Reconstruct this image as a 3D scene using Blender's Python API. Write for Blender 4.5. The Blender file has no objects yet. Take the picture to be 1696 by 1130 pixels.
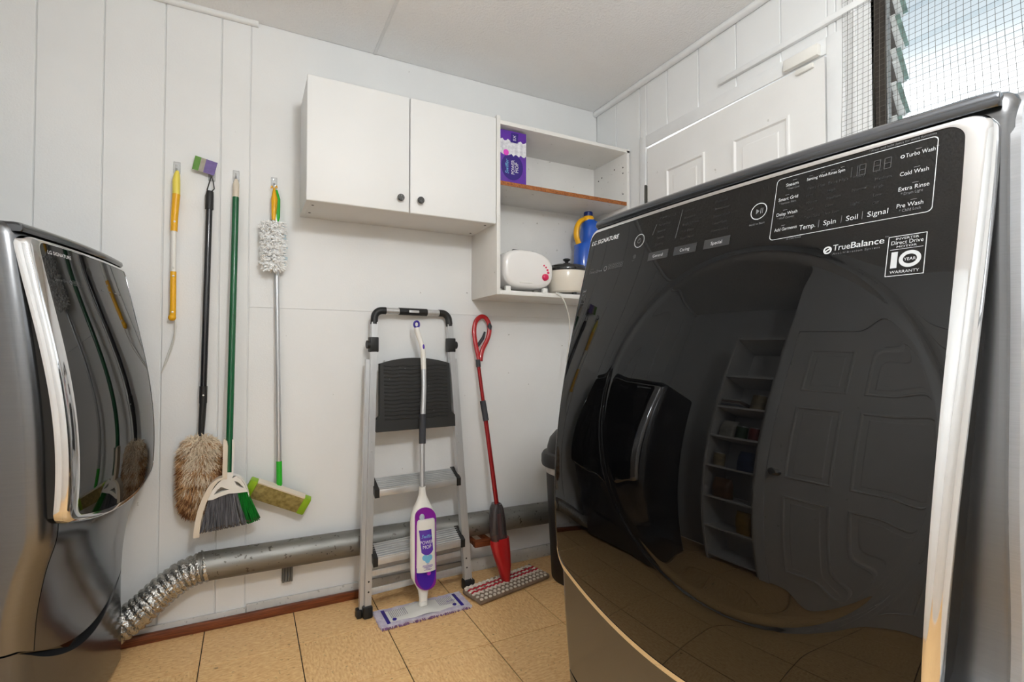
import bpy, bmesh, math, random
import numpy as np
from mathutils import Matrix, Vector
random.seed(7); np.random.seed(7)
R = math.radians
S = bpy.context.scene
COL = S.collection

# ------------------------------------------------------------------ camera, world, light, exposure
CAM_H, YAW, PITCH, FPX = 1.08, R(27.3), math.atan(19/844), 844.0
cam_d = bpy.data.cameras.new('camera'); cam = bpy.data.objects.new('camera', cam_d); COL.objects.link(cam)
cam_d.sensor_width = 36; cam_d.lens = FPX/1696*36; cam_d.clip_start = .02
cam.location = (0, 0, CAM_H); cam.rotation_euler = (R(90)+PITCH, 0, -YAW)
S.camera = cam
S.view_settings.view_transform = 'Standard'; S.view_settings.look = 'None'
S.view_settings.gamma = 1; S.view_settings.use_curve_mapping = False
S.view_settings.exposure = 0.0
LAMP_L, SKY = 140.0, 2.1
LAMP_POS = (.38, -.02, 2.455)       # globe pendant on a short stem
LAMP_Z = 2.09

wd = bpy.data.worlds.new('sky'); S.world = wd; wd.use_nodes = True
nt = wd.node_tree; bg = nt.nodes['Background']
tc = nt.nodes.new('ShaderNodeTexCoord'); sp = nt.nodes.new('ShaderNodeSeparateXYZ'); rp = nt.nodes.new('ShaderNodeValToRGB')
nt.links.new(tc.outputs['Generated'], sp.inputs[0]); nt.links.new(sp.outputs['Z'], rp.inputs[0]); nt.links.new(rp.outputs[0], bg.inputs[0])
e = rp.color_ramp.elements
e[0].position = .37; e[0].color = (1, 1, 1, 1); e[1].position = .70; e[1].color = (.27, .32, .37, 1)
x = e.new(.425); x.color = (.44, .48, .50, 1)
x = e.new(.50); x.color = (.315, .355, .385, 1)
bg.inputs[1].default_value = SKY

# ------------------------------------------------------------------ photo pixel -> place
_F = np.array([math.sin(YAW)*math.cos(PITCH), math.cos(YAW)*math.cos(PITCH), math.sin(PITCH)])
_R = np.array([math.cos(YAW), -math.sin(YAW), 0]); _U = np.cross(_R, _F); _C = np.array([0, 0, CAM_H])
def ray(px, py): return _F+(px-848)/FPX*_R-(py-565)/FPX*_U
def wp(px, py, Y):                      # the point on the plane y = Y (things hanging on the back wall)
    d = ray(px, py); return tuple(_C+d*Y/d[1])
def fp(px, py, z=0):                    # the point on the floor
    d = ray(px, py); return tuple(_C+d*(z-CAM_H)/d[2])

# ------------------------------------------------------------------ materials
def lin(c): return tuple(((v/255/12.92) if v/255 <= .04045 else ((v/255+.055)/1.055)**2.4) for v in c)
def mat(name, rgb, rough=.5, metal=0, noise=0, nscale=8, bump=0, bscale=60, rgb2=None, spec=.5, alpha=1, trans=0, coat=0, stretch=None, emit=0, detail=4):
    m = bpy.data.materials.new(name); m.use_nodes = True; t = m.node_tree; b = t.nodes['Principled BSDF']
    c = (*lin(rgb), 1); b.inputs['Base Color'].default_value = c
    b.inputs['Roughness'].default_value = rough; b.inputs['Metallic'].default_value = metal
    b.inputs['Specular IOR Level'].default_value = spec; b.inputs['Alpha'].default_value = alpha
    b.inputs['Transmission Weight'].default_value = trans; b.inputs['Coat Weight'].default_value = coat
    if emit:
        b.inputs['Emission Color'].default_value = c; b.inputs['Emission Strength'].default_value = emit
    tc = t.nodes.new('ShaderNodeTexCoord'); mp = t.nodes.new('ShaderNodeMapping'); t.links.new(tc.outputs['Object'], mp.inputs[0])
    if stretch: mp.inputs['Scale'].default_value = stretch
    if noise or rgb2:
        n = t.nodes.new('ShaderNodeTexNoise'); n.inputs['Scale'].default_value = nscale; n.inputs['Detail'].default_value = detail
        t.links.new(mp.outputs[0], n.inputs[0])
        r = t.nodes.new('ShaderNodeValToRGB'); t.links.new(n.outputs[0], r.inputs[0]); t.links.new(r.outputs[0], b.inputs['Base Color'])
        c2 = lin(rgb2) if rgb2 else tuple(v*(1-noise) for v in lin(rgb))
        r.color_ramp.elements[0].position = .35; r.color_ramp.elements[1].position = .68
        r.color_ramp.elements[0].color = (*c2, 1); r.color_ramp.elements[1].color = c
    if bump:
        n2 = t.nodes.new('ShaderNodeTexNoise'); n2.inputs['Scale'].default_value = bscale; n2.inputs['Detail'].default_value = 3
        t.links.new(mp.outputs[0], n2.inputs[0])
        bp = t.nodes.new('ShaderNodeBump'); bp.inputs['Strength'].default_value = bump; bp.inputs['Distance'].default_value = .01
        t.links.new(n2.outputs[0], bp.inputs['Height']); t.links.new(bp.outputs[0], b.inputs['Normal'])
    return m
def speck(m, rgb, scale, thr, amount=.8, stretch=None):      # small dirt flecks over a material
    t = m.node_tree; b = t.nodes['Principled BSDF']; inp = b.inputs['Base Color']
    tc = t.nodes.new('ShaderNodeTexCoord'); mp = t.nodes.new('ShaderNodeMapping'); t.links.new(tc.outputs['Object'], mp.inputs[0])
    if stretch: mp.inputs['Scale'].default_value = stretch
    n = t.nodes.new('ShaderNodeTexNoise'); n.inputs['Scale'].default_value = scale; n.inputs['Detail'].default_value = 2
    t.links.new(mp.outputs[0], n.inputs[0])
    r = t.nodes.new('ShaderNodeValToRGB'); r.color_ramp.elements[0].position = thr; r.color_ramp.elements[1].position = thr+.03
    r.color_ramp.elements[0].color = (0, 0, 0, 1); r.color_ramp.elements[1].color = (amount,)*3+(1,)
    t.links.new(n.outputs[0], r.inputs[0])
    mx = t.nodes.new('ShaderNodeMix'); mx.data_type = 'RGBA'
    t.links.new(r.outputs[0], mx.inputs[0])
    if inp.links: t.links.new(inp.links[0].from_socket, mx.inputs[6])
    else: mx.inputs[6].default_value = inp.default_value
    mx.inputs[7].default_value = (*lin(rgb), 1)
    t.links.new(mx.outputs[2], inp)
    return m
def glass(name, rgb=(255, 255, 255), body=.0, rough=.02, ior=1.5):   # thin clear pane: see-through with a Fresnel gloss
    m = bpy.data.materials.new(name); m.use_nodes = True; t = m.node_tree
    for n in list(t.nodes):
        if n.type != 'OUTPUT_MATERIAL': t.nodes.remove(n)
    o = t.nodes['Material Output']; tr = t.nodes.new('ShaderNodeBsdfTransparent'); tr.inputs[0].default_value = (*lin(rgb), 1)
    g = t.nodes.new('ShaderNodeBsdfGlossy'); g.inputs['Roughness'].default_value = rough
    f = t.nodes.new('ShaderNodeFresnel'); f.inputs[0].default_value = ior
    mx = t.nodes.new('ShaderNodeMixShader'); t.links.new(f.outputs[0], mx.inputs[0]); t.links.new(tr.outputs[0], mx.inputs[1]); t.links.new(g.outputs[0], mx.inputs[2])
    last = mx
    if body:
        d = t.nodes.new('ShaderNodeBsdfDiffuse'); d.inputs[0].default_value = (*lin(rgb), 1)
        m2 = t.nodes.new('ShaderNodeMixShader'); m2.inputs[0].default_value = body
        t.links.new(mx.outputs[0], m2.inputs[1]); t.links.new(d.outputs[0], m2.inputs[2]); last = m2
    t.links.new(last.outputs[0], o.inputs[0]); return m

WALL = speck(mat('white_wall_paint', (239, 240, 240), .5, noise=.05, nscale=2.5, bump=.06, bscale=180), (120, 112, 100), 34, .765, .5)
WALLR = mat('white_board_paint', (239, 240, 240), .5, noise=.04, nscale=3, bump=.05, bscale=150)
CEIL = mat('textured_ceiling_paint', (250, 250, 250), .8, noise=.03, nscale=3, bump=.45, bscale=95)
TRIMW = mat('white_trim_paint', (239, 240, 240), .45, noise=.05, nscale=12, bump=.1, bscale=60)
DOORW = speck(mat('white_door_paint', (240, 239, 237), .45, noise=.03, nscale=6, bump=.04, bscale=120), (150, 145, 138), 30, .74, .5)
GRIMY = speck(mat('grimy_white_baseboard', (214, 212, 208), .55, noise=.15, nscale=10), (110, 104, 96), 60, .66, .4)
WOODTR = mat('red_brown_wood', (140, 74, 38), .4, rgb2=(92, 44, 20), nscale=10, stretch=(1, 8, 30))
TILE = speck(speck(mat('tan_vinyl_tile', (255, 216, 156), .42, rgb2=(234, 182, 122), nscale=48, stretch=(1, 2.8, 1), bump=.02, bscale=200), (176, 126, 78), 90, .66, .55), (110, 78, 50), 30, .735, .7)
for _n in [n for n in TILE.node_tree.nodes if n.type == 'MAPPING']:      # every tile its own piece of pattern
    _oi = TILE.node_tree.nodes.new('ShaderNodeObjectInfo'); _cx = TILE.node_tree.nodes.new('ShaderNodeCombineXYZ'); _mu = TILE.node_tree.nodes.new('ShaderNodeMath'); _mu.operation = 'MULTIPLY'; _mu.inputs[1].default_value = 23.7
    TILE.node_tree.links.new(_oi.outputs['Random'], _mu.inputs[0]); TILE.node_tree.links.new(_mu.outputs[0], _cx.inputs[0]); TILE.node_tree.links.new(_oi.outputs['Random'], _cx.inputs[1]); TILE.node_tree.links.new(_cx.outputs[0], _n.inputs['Location'])
GROUT = mat('dark_tile_joint', (52, 40, 30), .9)
MELA = mat('white_melamine', (236, 236, 235), .5, noise=.02, nscale=4)
MELA2 = speck(mat('worn_white_melamine', (236, 234, 230), .5, noise=.06, nscale=6), (150, 143, 132), 45, .72, .5)
CHIP = speck(mat('chipboard_edge', (176, 108, 52), .7, rgb2=(140, 78, 34), nscale=120), (90, 50, 22), 160, .6, .7)
KNOB = speck(mat('dark_speckled_knob', (70, 70, 70), .3, metal=.7), (150, 150, 150), 300, .6, .7)
SCREW = mat('dark_screw', (60, 58, 55), .5)
GALV = speck(speck(mat('galvanised_duct', (158, 157, 153), .5, metal=.85, noise=.45, nscale=5, bump=.12, bscale=30, stretch=(.5, 2, 2)), (84, 80, 74), 42, .64, .8), (40, 38, 36), 60, .71, .9)
FOIL = speck(mat('crumpled_foil', (205, 204, 200), .24, metal=.95, noise=.3, nscale=9, bump=1.0, bscale=75), (90, 86, 80), 26, .69, .6)
ALU = mat('ladder_aluminium', (216, 217, 218), .36, metal=.65, noise=.08, nscale=5, stretch=(20, 20, 1))
ALUD = mat('ribbed_aluminium', (210, 211, 212), .4, metal=.6, noise=.15, nscale=12)
BLKP = mat('black_plastic', (30, 30, 30), .5, bump=.05, bscale=200)
BLKD = speck(mat('black_platform_plastic', (38, 38, 37), .55, noise=.2, nscale=5), (140, 140, 138), 60, .74, .6)
BINB = mat('black_bin_plastic', (30, 28, 27), .5, noise=.15, nscale=5)
WHTP = mat('white_plastic', (236, 234, 228), .3)
CREAMP = mat('cream_plastic', (226, 214, 196), .38)
GRYP = mat('grey_plastic', (120, 120, 122), .45)
PURP = mat('deep_purple_plastic', (64, 18, 160), .3, trans=0, coat=.3)
MAGE = mat('magenta_purple', (132, 30, 150), .35)
INDIGO = mat('indigo_plastic', (46, 30, 140), .35)
PINKB = mat('pink_button', (170, 40, 190), .4)
MICRO = speck(mat('lilac_white_cloth', (226, 220, 228), .9, rgb2=(198, 186, 208), nscale=40, bump=.3, bscale=200), (150, 110, 160), 26, .72, .5)
STEELP = mat('silver_pole', (206, 208, 211), .34, metal=.65)
REDP = mat('red_plastic', (176, 20, 26), .32, coat=.2)
REDM = mat('red_metal_pole', (150, 16, 22), .25, metal=.35, coat=.3)
SMOKE = mat('smoky_bottle', (66, 58, 60), .2, alpha=.82, coat=.3)
DKGREY = mat('dark_grey_rubber', (52, 54, 60), .6)
YEL = mat('yellow_orange_plastic', (240, 178, 20), .35)
YELP = mat('pale_yellow_plastic', (240, 220, 90), .4)
BLKM = mat('black_gloss_pole', (22, 22, 26), .22, coat=.4)
GRN = mat('green_pole', (8, 92, 52), .28, coat=.3)
LIME = mat('lime_plastic', (138, 178, 28), .4)
BGRN = mat('bright_green_grip', (40, 180, 40), .4)
CLEAR = glass('clear_hook_plastic', (252, 252, 252), body=.10)
WOOL = mat('lambswool', (255, 240, 216), .95, rgb2=(186, 126, 76), nscale=9, detail=4)
FLUFF = mat('white_fluff', (250, 250, 249), .95)
FLUFFB = mat('pale_blue_fluff', (206, 224, 232), .95)
BRG = mat('grey_bristle', (132, 132, 138), .6, rgb2=(84, 84, 90), nscale=120, stretch=(1, 1, .05))
BRGN = mat('green_bristle', (14, 140, 42), .55, rgb2=(6, 88, 26), nscale=120, stretch=(1, 1, .05))
DUSTB = mat('dusty_bristle_tip', (96, 82, 68), .95)
PADM = mat('sponge_pad', (168, 150, 92), .85, rgb2=(128, 112, 60), nscale=60)
CARDG = mat('green_card', (96, 150, 52), .5, noise=.2, nscale=60)
CARDT = mat('lavender_fade_card', (168, 160, 146), .5, noise=.2, nscale=60)
CARDP = mat('purple_card', (112, 92, 158), .5, noise=.25, nscale=70)
PBOX = mat('purple_carton', (98, 44, 168), .4, noise=.25, nscale=12)
PBOXD = mat('dark_purple_print', (46, 20, 120), .4)
PINKP = mat('pink_print', (216, 70, 190), .4)
PADW = mat('white_pad_print', (232, 232, 236), .5, rgb2=(196, 196, 204), nscale=70)
PRW = mat('white_print', (240, 240, 242), .5)
PRB = mat('blue_print', (120, 190, 226), .5)
PRV = mat('violet_print', (92, 50, 170), .5)
TOAST = mat('glossy_white_shell', (238, 235, 232), .18, coat=.4)
REDK = mat('raspberry_knob', (214, 26, 86), .3)
BLUEP = mat('translucent_blue_bottle', (20, 84, 186), .2, coat=.5)
BLUED = mat('dark_blue_cap', (14, 40, 110), .35)
CERAM = mat('cream_stoneware', (226, 218, 204), .2, coat=.3)
BLKLID = mat('black_gloss_lid', (18, 18, 18), .2, coat=.4)
CORD = mat('white_cord', (220, 218, 212), .45)
STAIN = mat('graphite_steel', (122, 123, 125), .24, metal=.95, noise=.06, nscale=8, stretch=(1, 1, 60))
STAINL = mat('brushed_side_steel', (178, 180, 184), .3, metal=.9, noise=.08, nscale=10, stretch=(1, 1, 60), bump=.05, bscale=30)
LOWER = mat('mirror_grey_front', (104, 106, 110), .14, metal=.85)
TOPC = mat('dark_steel_top', (100, 102, 106), .16, metal=.9)
CHROME = mat('chrome', (225, 226, 228), .06, metal=1)
BLKGL = mat('black_glass', (7, 7, 8), .015, spec=.5)
BLKGAP = mat('black_gap_rubber', (8, 8, 8), .55)
PRT = mat('silver_print', (182, 184, 186), .5)
PRTD = mat('grey_print', (104, 105, 107), .5)
PRTX = mat('faint_print', (38, 38, 39), .5)
BTN = mat('grey_touch_key', (44, 44, 46), .4)
WIRE = mat('grey_wire', (96, 92, 84), .45, metal=.5)
DARKB = mat('dark_channel', (54, 48, 42), .7)
ALUW = mat('window_aluminium', (176, 180, 182), .35, metal=.8, noise=.2, nscale=30)
CLIPM = mat('pale_clip', (226, 230, 230), .3, noise=.2, nscale=60)
PANE = glass('window_glass', (250, 252, 253), ior=1.35)
EDGEG = mat('greenish_glass_edge', (150, 178, 172), .15, noise=.4, nscale=40, coat=.3)
HINGE = mat('dark_hinge', (70, 68, 64), .5, metal=.5)
TAG = mat('paper_tag', (190, 188, 180), .7)
LAMPG = mat('lamp_glass', (251, 254, 254), .4, emit=LAMP_L)

# ------------------------------------------------------------------ mesh building
MATX = {}
class MB:
    def __init__(s): s.v = []; s.f = []; s.m = Matrix.Identity(4)
    def add(s, V, F):
        o = len(s.v); s.v += [tuple(s.m @ Vector(p)) for p in V]; s.f += [tuple(i+o for i in f) for f in F]; return s
    def box(s, lo, hi, bev=0, seg=2):
        lo = [min(a, b) for a, b in zip(lo, hi)], [max(a, b) for a, b in zip(lo, hi)]
        lo, hi = lo
        bm = bmesh.new(); bmesh.ops.create_cube(bm, size=1)
        for v in bm.verts: v.co = Vector([(lo[k]+hi[k])/2+v.co[k]*(hi[k]-lo[k]) for k in range(3)])
        if bev: bmesh.ops.bevel(bm, geom=bm.edges[:], offset=min(bev, .45*min(hi[k]-lo[k] for k in range(3))), segments=seg, profile=.5, affect='EDGES')
        bm.verts.index_update()
        s.add([v.co[:] for v in bm.verts], [[v.index for v in f.verts] for f in bm.faces]); bm.free(); return s
    def tube(s, P, r, n=12, caps=True, up=None, sq=None):       # sq=(a,b): elliptical section factors
        P = [Vector(p) for p in P]; N = len(P); rr = r if isinstance(r, (list, tuple)) else [r]*N
        T = []
        for i in range(N):
            a = P[max(i-1, 0)]; b = P[min(i+1, N-1)]; T.append((b-a).normalized())
        u = Vector(up) if up else (Vector((0, 0, 1)) if abs(T[0].z) < .9 else Vector((1, 0, 0)))
        V = []
        for i in range(N):
            u = (u-T[i]*u.dot(T[i])).normalized(); w = T[i].cross(u); fa, fb = sq or (1, 1)
            for k in range(n):
                a = 2*math.pi*k/n; V.append(tuple(P[i]+u*math.cos(a)*rr[i]*fa+w*math.sin(a)*rr[i]*fb))
        F = [(i*n+k, i*n+(k+1) % n, (i+1)*n+(k+1) % n, (i+1)*n+k) for i in range(N-1) for k in range(n)]
        if caps: F += [tuple(range(n-1, -1, -1)), tuple((N-1)*n+k for k in range(n))]
        return s.add(V, F)
    def lathe(s, prof, c=(0, 0, 0), n=32, caps=True):            # prof: (r, z)
        V = []; F = []
        for r, z in prof:
            for k in range(n):
                a = 2*math.pi*k/n; V.append((c[0]+r*math.cos(a), c[1]+r*math.sin(a), c[2]+z))
        for i in range(len(prof)-1):
            for k in range(n): F.append((i*n+k, i*n+(k+1) % n, (i+1)*n+(k+1) % n, (i+1)*n+k))
        if caps: F += [tuple(range(n-1, -1, -1)), tuple((len(prof)-1)*n+k for k in range(n))]
        return s.add(V, F)
    def prism(s, pts, d):                                       # closed outline (3-D points) swept by vector d
        n = len(pts); V = [tuple(p) for p in pts]+[tuple(Vector(p)+Vector(d)) for p in pts]
        F = [tuple(range(n)), tuple(range(2*n-1, n-1, -1))]+[(i, i+n, (i+1) % n+n, (i+1) % n) for i in range(n)]
        return s.add(V, F)
    def ball(s, c, r, n=16, m=10):
        rx, ry, rz = r if isinstance(r, (tuple, list)) else (r, r, r)
        V = []; F = []
        for i in range(m+1):
            t = math.pi*i/m
            for k in range(n):
                a = 2*math.pi*k/n; V.append((c[0]+rx*math.sin(t)*math.cos(a), c[1]+ry*math.sin(t)*math.sin(a), c[2]+rz*math.cos(t)))
        for i in range(m):
            for k in range(n): F.append((i*n+k, (i+1)*n+k, (i+1)*n+(k+1) % n, i*n+(k+1) % n))
        return s.add(V, F)
    def grid(s, rows):                                          # rows of 3-D points
        n = len(rows[0]); V = [tuple(p) for r in rows for p in r]
        return s.add(V, [(i*n+k, i*n+k+1, (i+1)*n+k+1, (i+1)*n+k) for i in range(len(rows)-1) for k in range(n-1)])
    def build(s, name, m, parent=None, smooth=35, local=False, kind=None):
        V = [Vector(v) for v in s.v]; loc = None
        if parent is not None:
            if not local: inv = MATX[parent.name].inverted(); V = [inv @ v for v in V]
        else:
            a = np.array(s.v); loc = Vector(((a[:, 0].min()+a[:, 0].max())/2, (a[:, 1].min()+a[:, 1].max())/2, a[:, 2].min())); V = [v-loc for v in V]
        me = bpy.data.meshes.new(name); me.from_pydata([v[:] for v in V], [], s.f); me.validate(); me.update()
        bm = bmesh.new(); bm.from_mesh(me); bmesh.ops.recalc_face_normals(bm, faces=bm.faces[:]); bm.to_mesh(me); bm.free()
        if smooth:
            me.polygons.foreach_set('use_smooth', [True]*len(me.polygons)); me.set_sharp_from_angle(angle=R(smooth))
        me.materials.append(m)
        o = bpy.data.objects.new(name, me); COL.objects.link(o)
        if parent is not None: o.parent = parent; MATX[o.name] = MATX[parent.name]
        else: o.location = loc; MATX[o.name] = Matrix.Translation(loc)
        if kind: o['kind'] = kind
        return o
def tag(o, label, cat, group=None):
    o['label'] = label; o['category'] = cat
    if group: o['group'] = group
    return o
def thing(name, label, cat, loc, rotz=0, group=None):
    o = bpy.data.objects.new(name, None); COL.objects.link(o); o.location = loc; o.rotation_euler = (0, 0, rotz)
    MATX[o.name] = Matrix.Translation(loc) @ Matrix.Rotation(rotz, 4, 'Z'); o.empty_display_size = .05
    return tag(o, label, cat, group)
def struct(o): o['kind'] = 'structure'; return o
def txt(body, h, fit=None, space=1.0):                          # glyph mesh: cap height h, left/baseline at 0; optional total width
    cu = bpy.data.curves.new('t', 'FONT'); cu.body = body; cu.size = h/.69; cu.resolution_u = 3; cu.space_character = space
    ob = bpy.data.objects.new('t', cu); COL.objects.link(ob)
    me = bpy.data.meshes.new_from_object(ob.evaluated_get(bpy.context.evaluated_depsgraph_get()))
    V = [(v.co.x, v.co.y) for v in me.vertices]; F = [tuple(p.vertices) for p in me.polygons]
    bpy.data.objects.remove(ob); bpy.data.curves.remove(cu); bpy.data.meshes.remove(me)
    if V:
        x0 = min(v[0] for v in V); x1 = max(v[0] for v in V); k = fit/(x1-x0) if fit else 1
        V = [((v[0]-x0)*k, v[1]) for v in V]
    return V, F
def put_text(mb, body, h, fn, fit=None, center=False, slant=0, space=1.0):   # fn(x, y) -> 3-D point
    V, F = txt(body, h, fit, space); w = max(v[0] for v in V) if V else 0; o = -w/2 if center else 0
    return mb.add([fn(a+o+slant*b, b) for a, b in V], F)
def herm(xs, ys):                                               # smooth profile through points
    xs = np.array(xs, float); ys = np.array(ys, float); d = np.gradient(ys, xs)
    def f(x):
        x = min(max(x, xs[0]), xs[-1]); i = min(int(np.searchsorted(xs, x, 'right'))-1, len(xs)-2); h = xs[i+1]-xs[i]; t = (x-xs[i])/h
        return float((2*t**3-3*t*t+1)*ys[i]+(t**3-2*t*t+t)*h*d[i]+(3*t*t-2*t**3)*ys[i+1]+(t**3-t*t)*h*d[i+1])
    return f
def smooth01(t): t = min(max(t, 0), 1); return t*t*(3-2*t)

# ================================================================== THE ROOM
YB, XR, XL, YN, ZC, XA = 2.35, 1.76, -1.05, -1.30, 2.455, -1.40      # back, right, left, near wall, ceiling, alcove
# floor: dark joint bed with separate tiles
floor = struct(MB().box((XA, YN, -.06), (XR, YB, -.0035)).build('floor', GROUT, smooth=0))
P_ = .3175
def tile_mesh(w, d, key, cache={}):
    if key not in cache:
        bm = bmesh.new(); bmesh.ops.create_cube(bm, size=1)
        for v in bm.verts: v.co = Vector((v.co.x*(w-.0034), v.co.y*(d-.0034), v.co.z*.0035))
        top = [q for q in bm.edges if all(v.co.z > 0 for v in q.verts)]
        bmesh.ops.bevel(bm, geom=top, offset=.0008, segments=1, affect='EDGES')
        me = bpy.data.meshes.new('tile'); bm.to_mesh(me); bm.free(); me.materials.append(TILE); cache[key] = me
    return cache[key]
fi = MATX[floor.name].inverted()
gx = sorted({XA, XR, *[round(.176+P_*k, 4) for k in range(-6, 6) if XA < .176+P_*k < XR]})
gy = sorted({YN, YB, *[round(1.74+P_*k, 4) for k in range(-10, 3) if YN < 1.74+P_*k < YB]})
for i in range(len(gx)-1):
    for j in range(len(gy)-1):
        w, d = gx[i+1]-gx[i], gy[j+1]-gy[j]
        t = bpy.data.objects.new('tile', tile_mesh(w, d, (round(w, 3), round(d, 3)))); COL.objects.link(t); t.parent = floor
        t.location = fi @ Vector(((gx[i]+gx[i+1])/2, (gy[j]+gy[j+1])/2, -.00175))
        if (i+j) % 2 and abs(w-d) < .002: t.rotation_euler.z = R(90)
# ceiling
ceil = struct(MB().box((XA, YN, ZC), (XR, YB, ZC+.06)).build('ceiling', CEIL, smooth=0))
struct(MB().box((.493, YN, ZC-.003), (.507, YB, ZC), .001).build('trim_1', TRIMW))
# back wall: bed with grooved boards on the left, smooth sheets on the right
wb = struct(MB().box((XA-.06, YB+.006, -.06), (XR+.12, YB+.10, ZC+.06)).build('wall_back', WALL, smooth=0))
gxs = [XA, -1.252, -1.06, -.87, -.68, -.489, -.30, -.11, -.004]
for a, b in zip(gxs[:-1], gxs[1:]):
    MB().box((a+.0015, YB, 0), (b-.0015, YB+.008, ZC), .0025, 1).build('panel', WALL, wb)
MB().box((-.002, YB+.001, 1.2665), (XR, YB+.008, ZC), .0006, 1).build('panel', WALL, wb)
MB().box((-.002, YB+.001, 0), (XR, YB+.008, 1.2655), .0006, 1).build('panel', WALL, wb)
# low skirting strip and wood trim
struct(MB().box((XA, YB-.012, .0), (.0, YB, .052), .003).box((.001, YB-.012, 0), (XR, YB, .062), .003).build('baseboard_back', GRIMY))
struct(MB().box((XA, YB-.034, .0), (.475, YB-.0125, .034), .004).build('trim_2', WOODTR))
# half-round trims under the ceiling
def rod(a, b, r, m, name): return struct(MB().tube([a, b], r, 12).build(name, m))
rod((XA, YB-.006, ZC-.008), (.022, YB-.006, ZC-.008), .013, TRIMW, 'trim_3')
rod((XR-.012, YB, ZC-.014), (XR-.012, YN, ZC-.014), .016, TRIMW, 'trim_4')
# near wall and left walls (seen only mirrored in the washer)
struct(MB().box((XA-.06, YN-.1, 0), (XR+.12, YN, ZC)).build('wall_near', WALLR, smooth=0))
struct(MB().box((XA-.1, YN, 0), (XL, .42, ZC)).box((XA-.1, 1.20, 0), (XL, 1.26, ZC)).box((XA-.1, .42, 2.06), (XL, 1.20, ZC)).build('wall_left', WALLR, smooth=0))
struct(MB().box((XA-.1, 1.26, 0), (XA, YB, ZC)).build('wall_alcove', WALLR, smooth=0))
# right wall: bed with openings for door and window, boards in front
DY0, DY1, DZ = 1.042, 1.940, 2.108         # door opening
WY0, WY1, WZ0, WZ1 = -.35, .905, 1.15, 2.40
rb = MB(); X0, X1 = XR+.006, XR+.11
rb.box((X0, DY1, 0), (X1, YB+.006, ZC)).box((X0, DY0, 2.19), (X1, DY1, ZC)).box((X0, WY1, 0), (X1, DY0, ZC)).box((X0, WY0, 0), (X1, WY1, WZ0)).box((X0, WY0, WZ1), (X1, WY1, ZC)).box((X0, YN, 0), (X1, WY0, ZC))
wr = struct(rb.build('wall_right', WALLR, smooth=0))
gy2 = [YB, 2.177, 1.989, 1.798, 1.607, 1.411, 1.214, 1.013, .905]
def board(y0, y1, z0, z1):
    if y1-y0 > .004 and z1-z0 > .004: MB().box((XR, y0+.0015, z0), (XR+.008, y1-.0015, z1), .0025, 1).build('panel', WALLR, wr)
for a, b in zip(gy2[1:], gy2[:-1]):
    if a >= DY1: board(a, b, 0, ZC)
    elif b > DY1: board(DY1, b, 0, ZC); board(a, DY1, 2.150, ZC)
    elif a >= DY0: board(a, b, 2.150, ZC)
    elif b > DY0: board(DY0, b, 2.150, ZC); board(a, DY0, 0, ZC)
    else: board(a, b, 0, ZC)
yy = WY1
while yy > YN+.01:
    y2 = max(yy-.191, YN)
    if yy <= WY0+.001: board(y2, yy, 0, ZC)
    elif y2 < WY0: board(WY0, yy, 0, WZ0); board(WY0, yy, WZ1, ZC); board(y2, WY0, 0, ZC)
    else: board(y2, yy, 0, WZ0); board(y2, yy, WZ1, ZC)
    yy = y2
struct(MB().box((XR-.018, .90, 2.205), (XR, 1.488, 2.228), .003).build('trim_5', TRIMW))
# exterior door
door = struct(MB().box((XR-.002, 1.0505, .008), (XR+.034, 1.9325, 2.101)).build('door_1', DOORW, smooth=0))
dm = door.data
# tilt the top edge of the leaf slightly so daylight shows at the hinge end
for v in dm.vertices:
    if v.co.z > 1: v.co.z += -.004 if v.co.y > 0 else .005
XD = XR-.002
def door_panel(y0, y1, z0, z1, x, sgn, parent, m):             # moulded panel: frame bead, sunk groove, raised field
    rings = [(0, 0), (.004, -.007), (.012, -.007), (.022, .006), (.034, .006), (.050, -.002)]
    M_ = MB(); V = []
    for ins, dx in rings:
        V += [(x+sgn*dx, y0+ins, z0+ins), (x+sgn*dx, y1-ins, z0+ins), (x+sgn*dx, y1-ins, z1-ins), (x+sgn*dx, y0+ins, z1-ins)]
    F = [(4*i+k, 4*i+(k+1) % 4, 4*i+4+(k+1) % 4, 4*i+4+k) for i in range(len(rings)-1) for k in range(4)]
    F.append(tuple(4*(len(rings)-1)+k for k in range(4)))
    return M_.add(V, F).build('moulded_panel', m, parent, smooth=0)
for y0, y1 in ((1.571, 1.806), (1.178, 1.430)):
    for z0, z1 in ((1.60, 1.956), (.86, 1.48), (.16, .74)):
        door_panel(y0, y1, z0, z1, XD-.0005, 1, door, DOORW)
MB().box((XR-.0085, 1.932, 1.800), (XR-.0025, 1.948, 1.912), .001).tube([(XR-.009, 1.938, 1.798), (XR-.009, 1.938, 1.914)], .006).build('hinge', HINGE, door)
MB().box((XR-.0085, 1.932, .20), (XR-.0025, 1.948, .30), .001).tube([(XR-.009, 1.938, .198), (XR-.009, 1.938, .302)], .006).build('hinge', HINGE, door)
kn = MB().lathe([(.0, 0), (.026, 0), (.026, .006), (.012, .012), (.012, .035), (.026, .045), (.03, .06), (.02, .072), (0, .074)], n=20); kn.v = [(XD-z, 1.11+x, .95+y) for x, y, z in kn.v]
kn.build('door_knob', CHROME, door)
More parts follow.
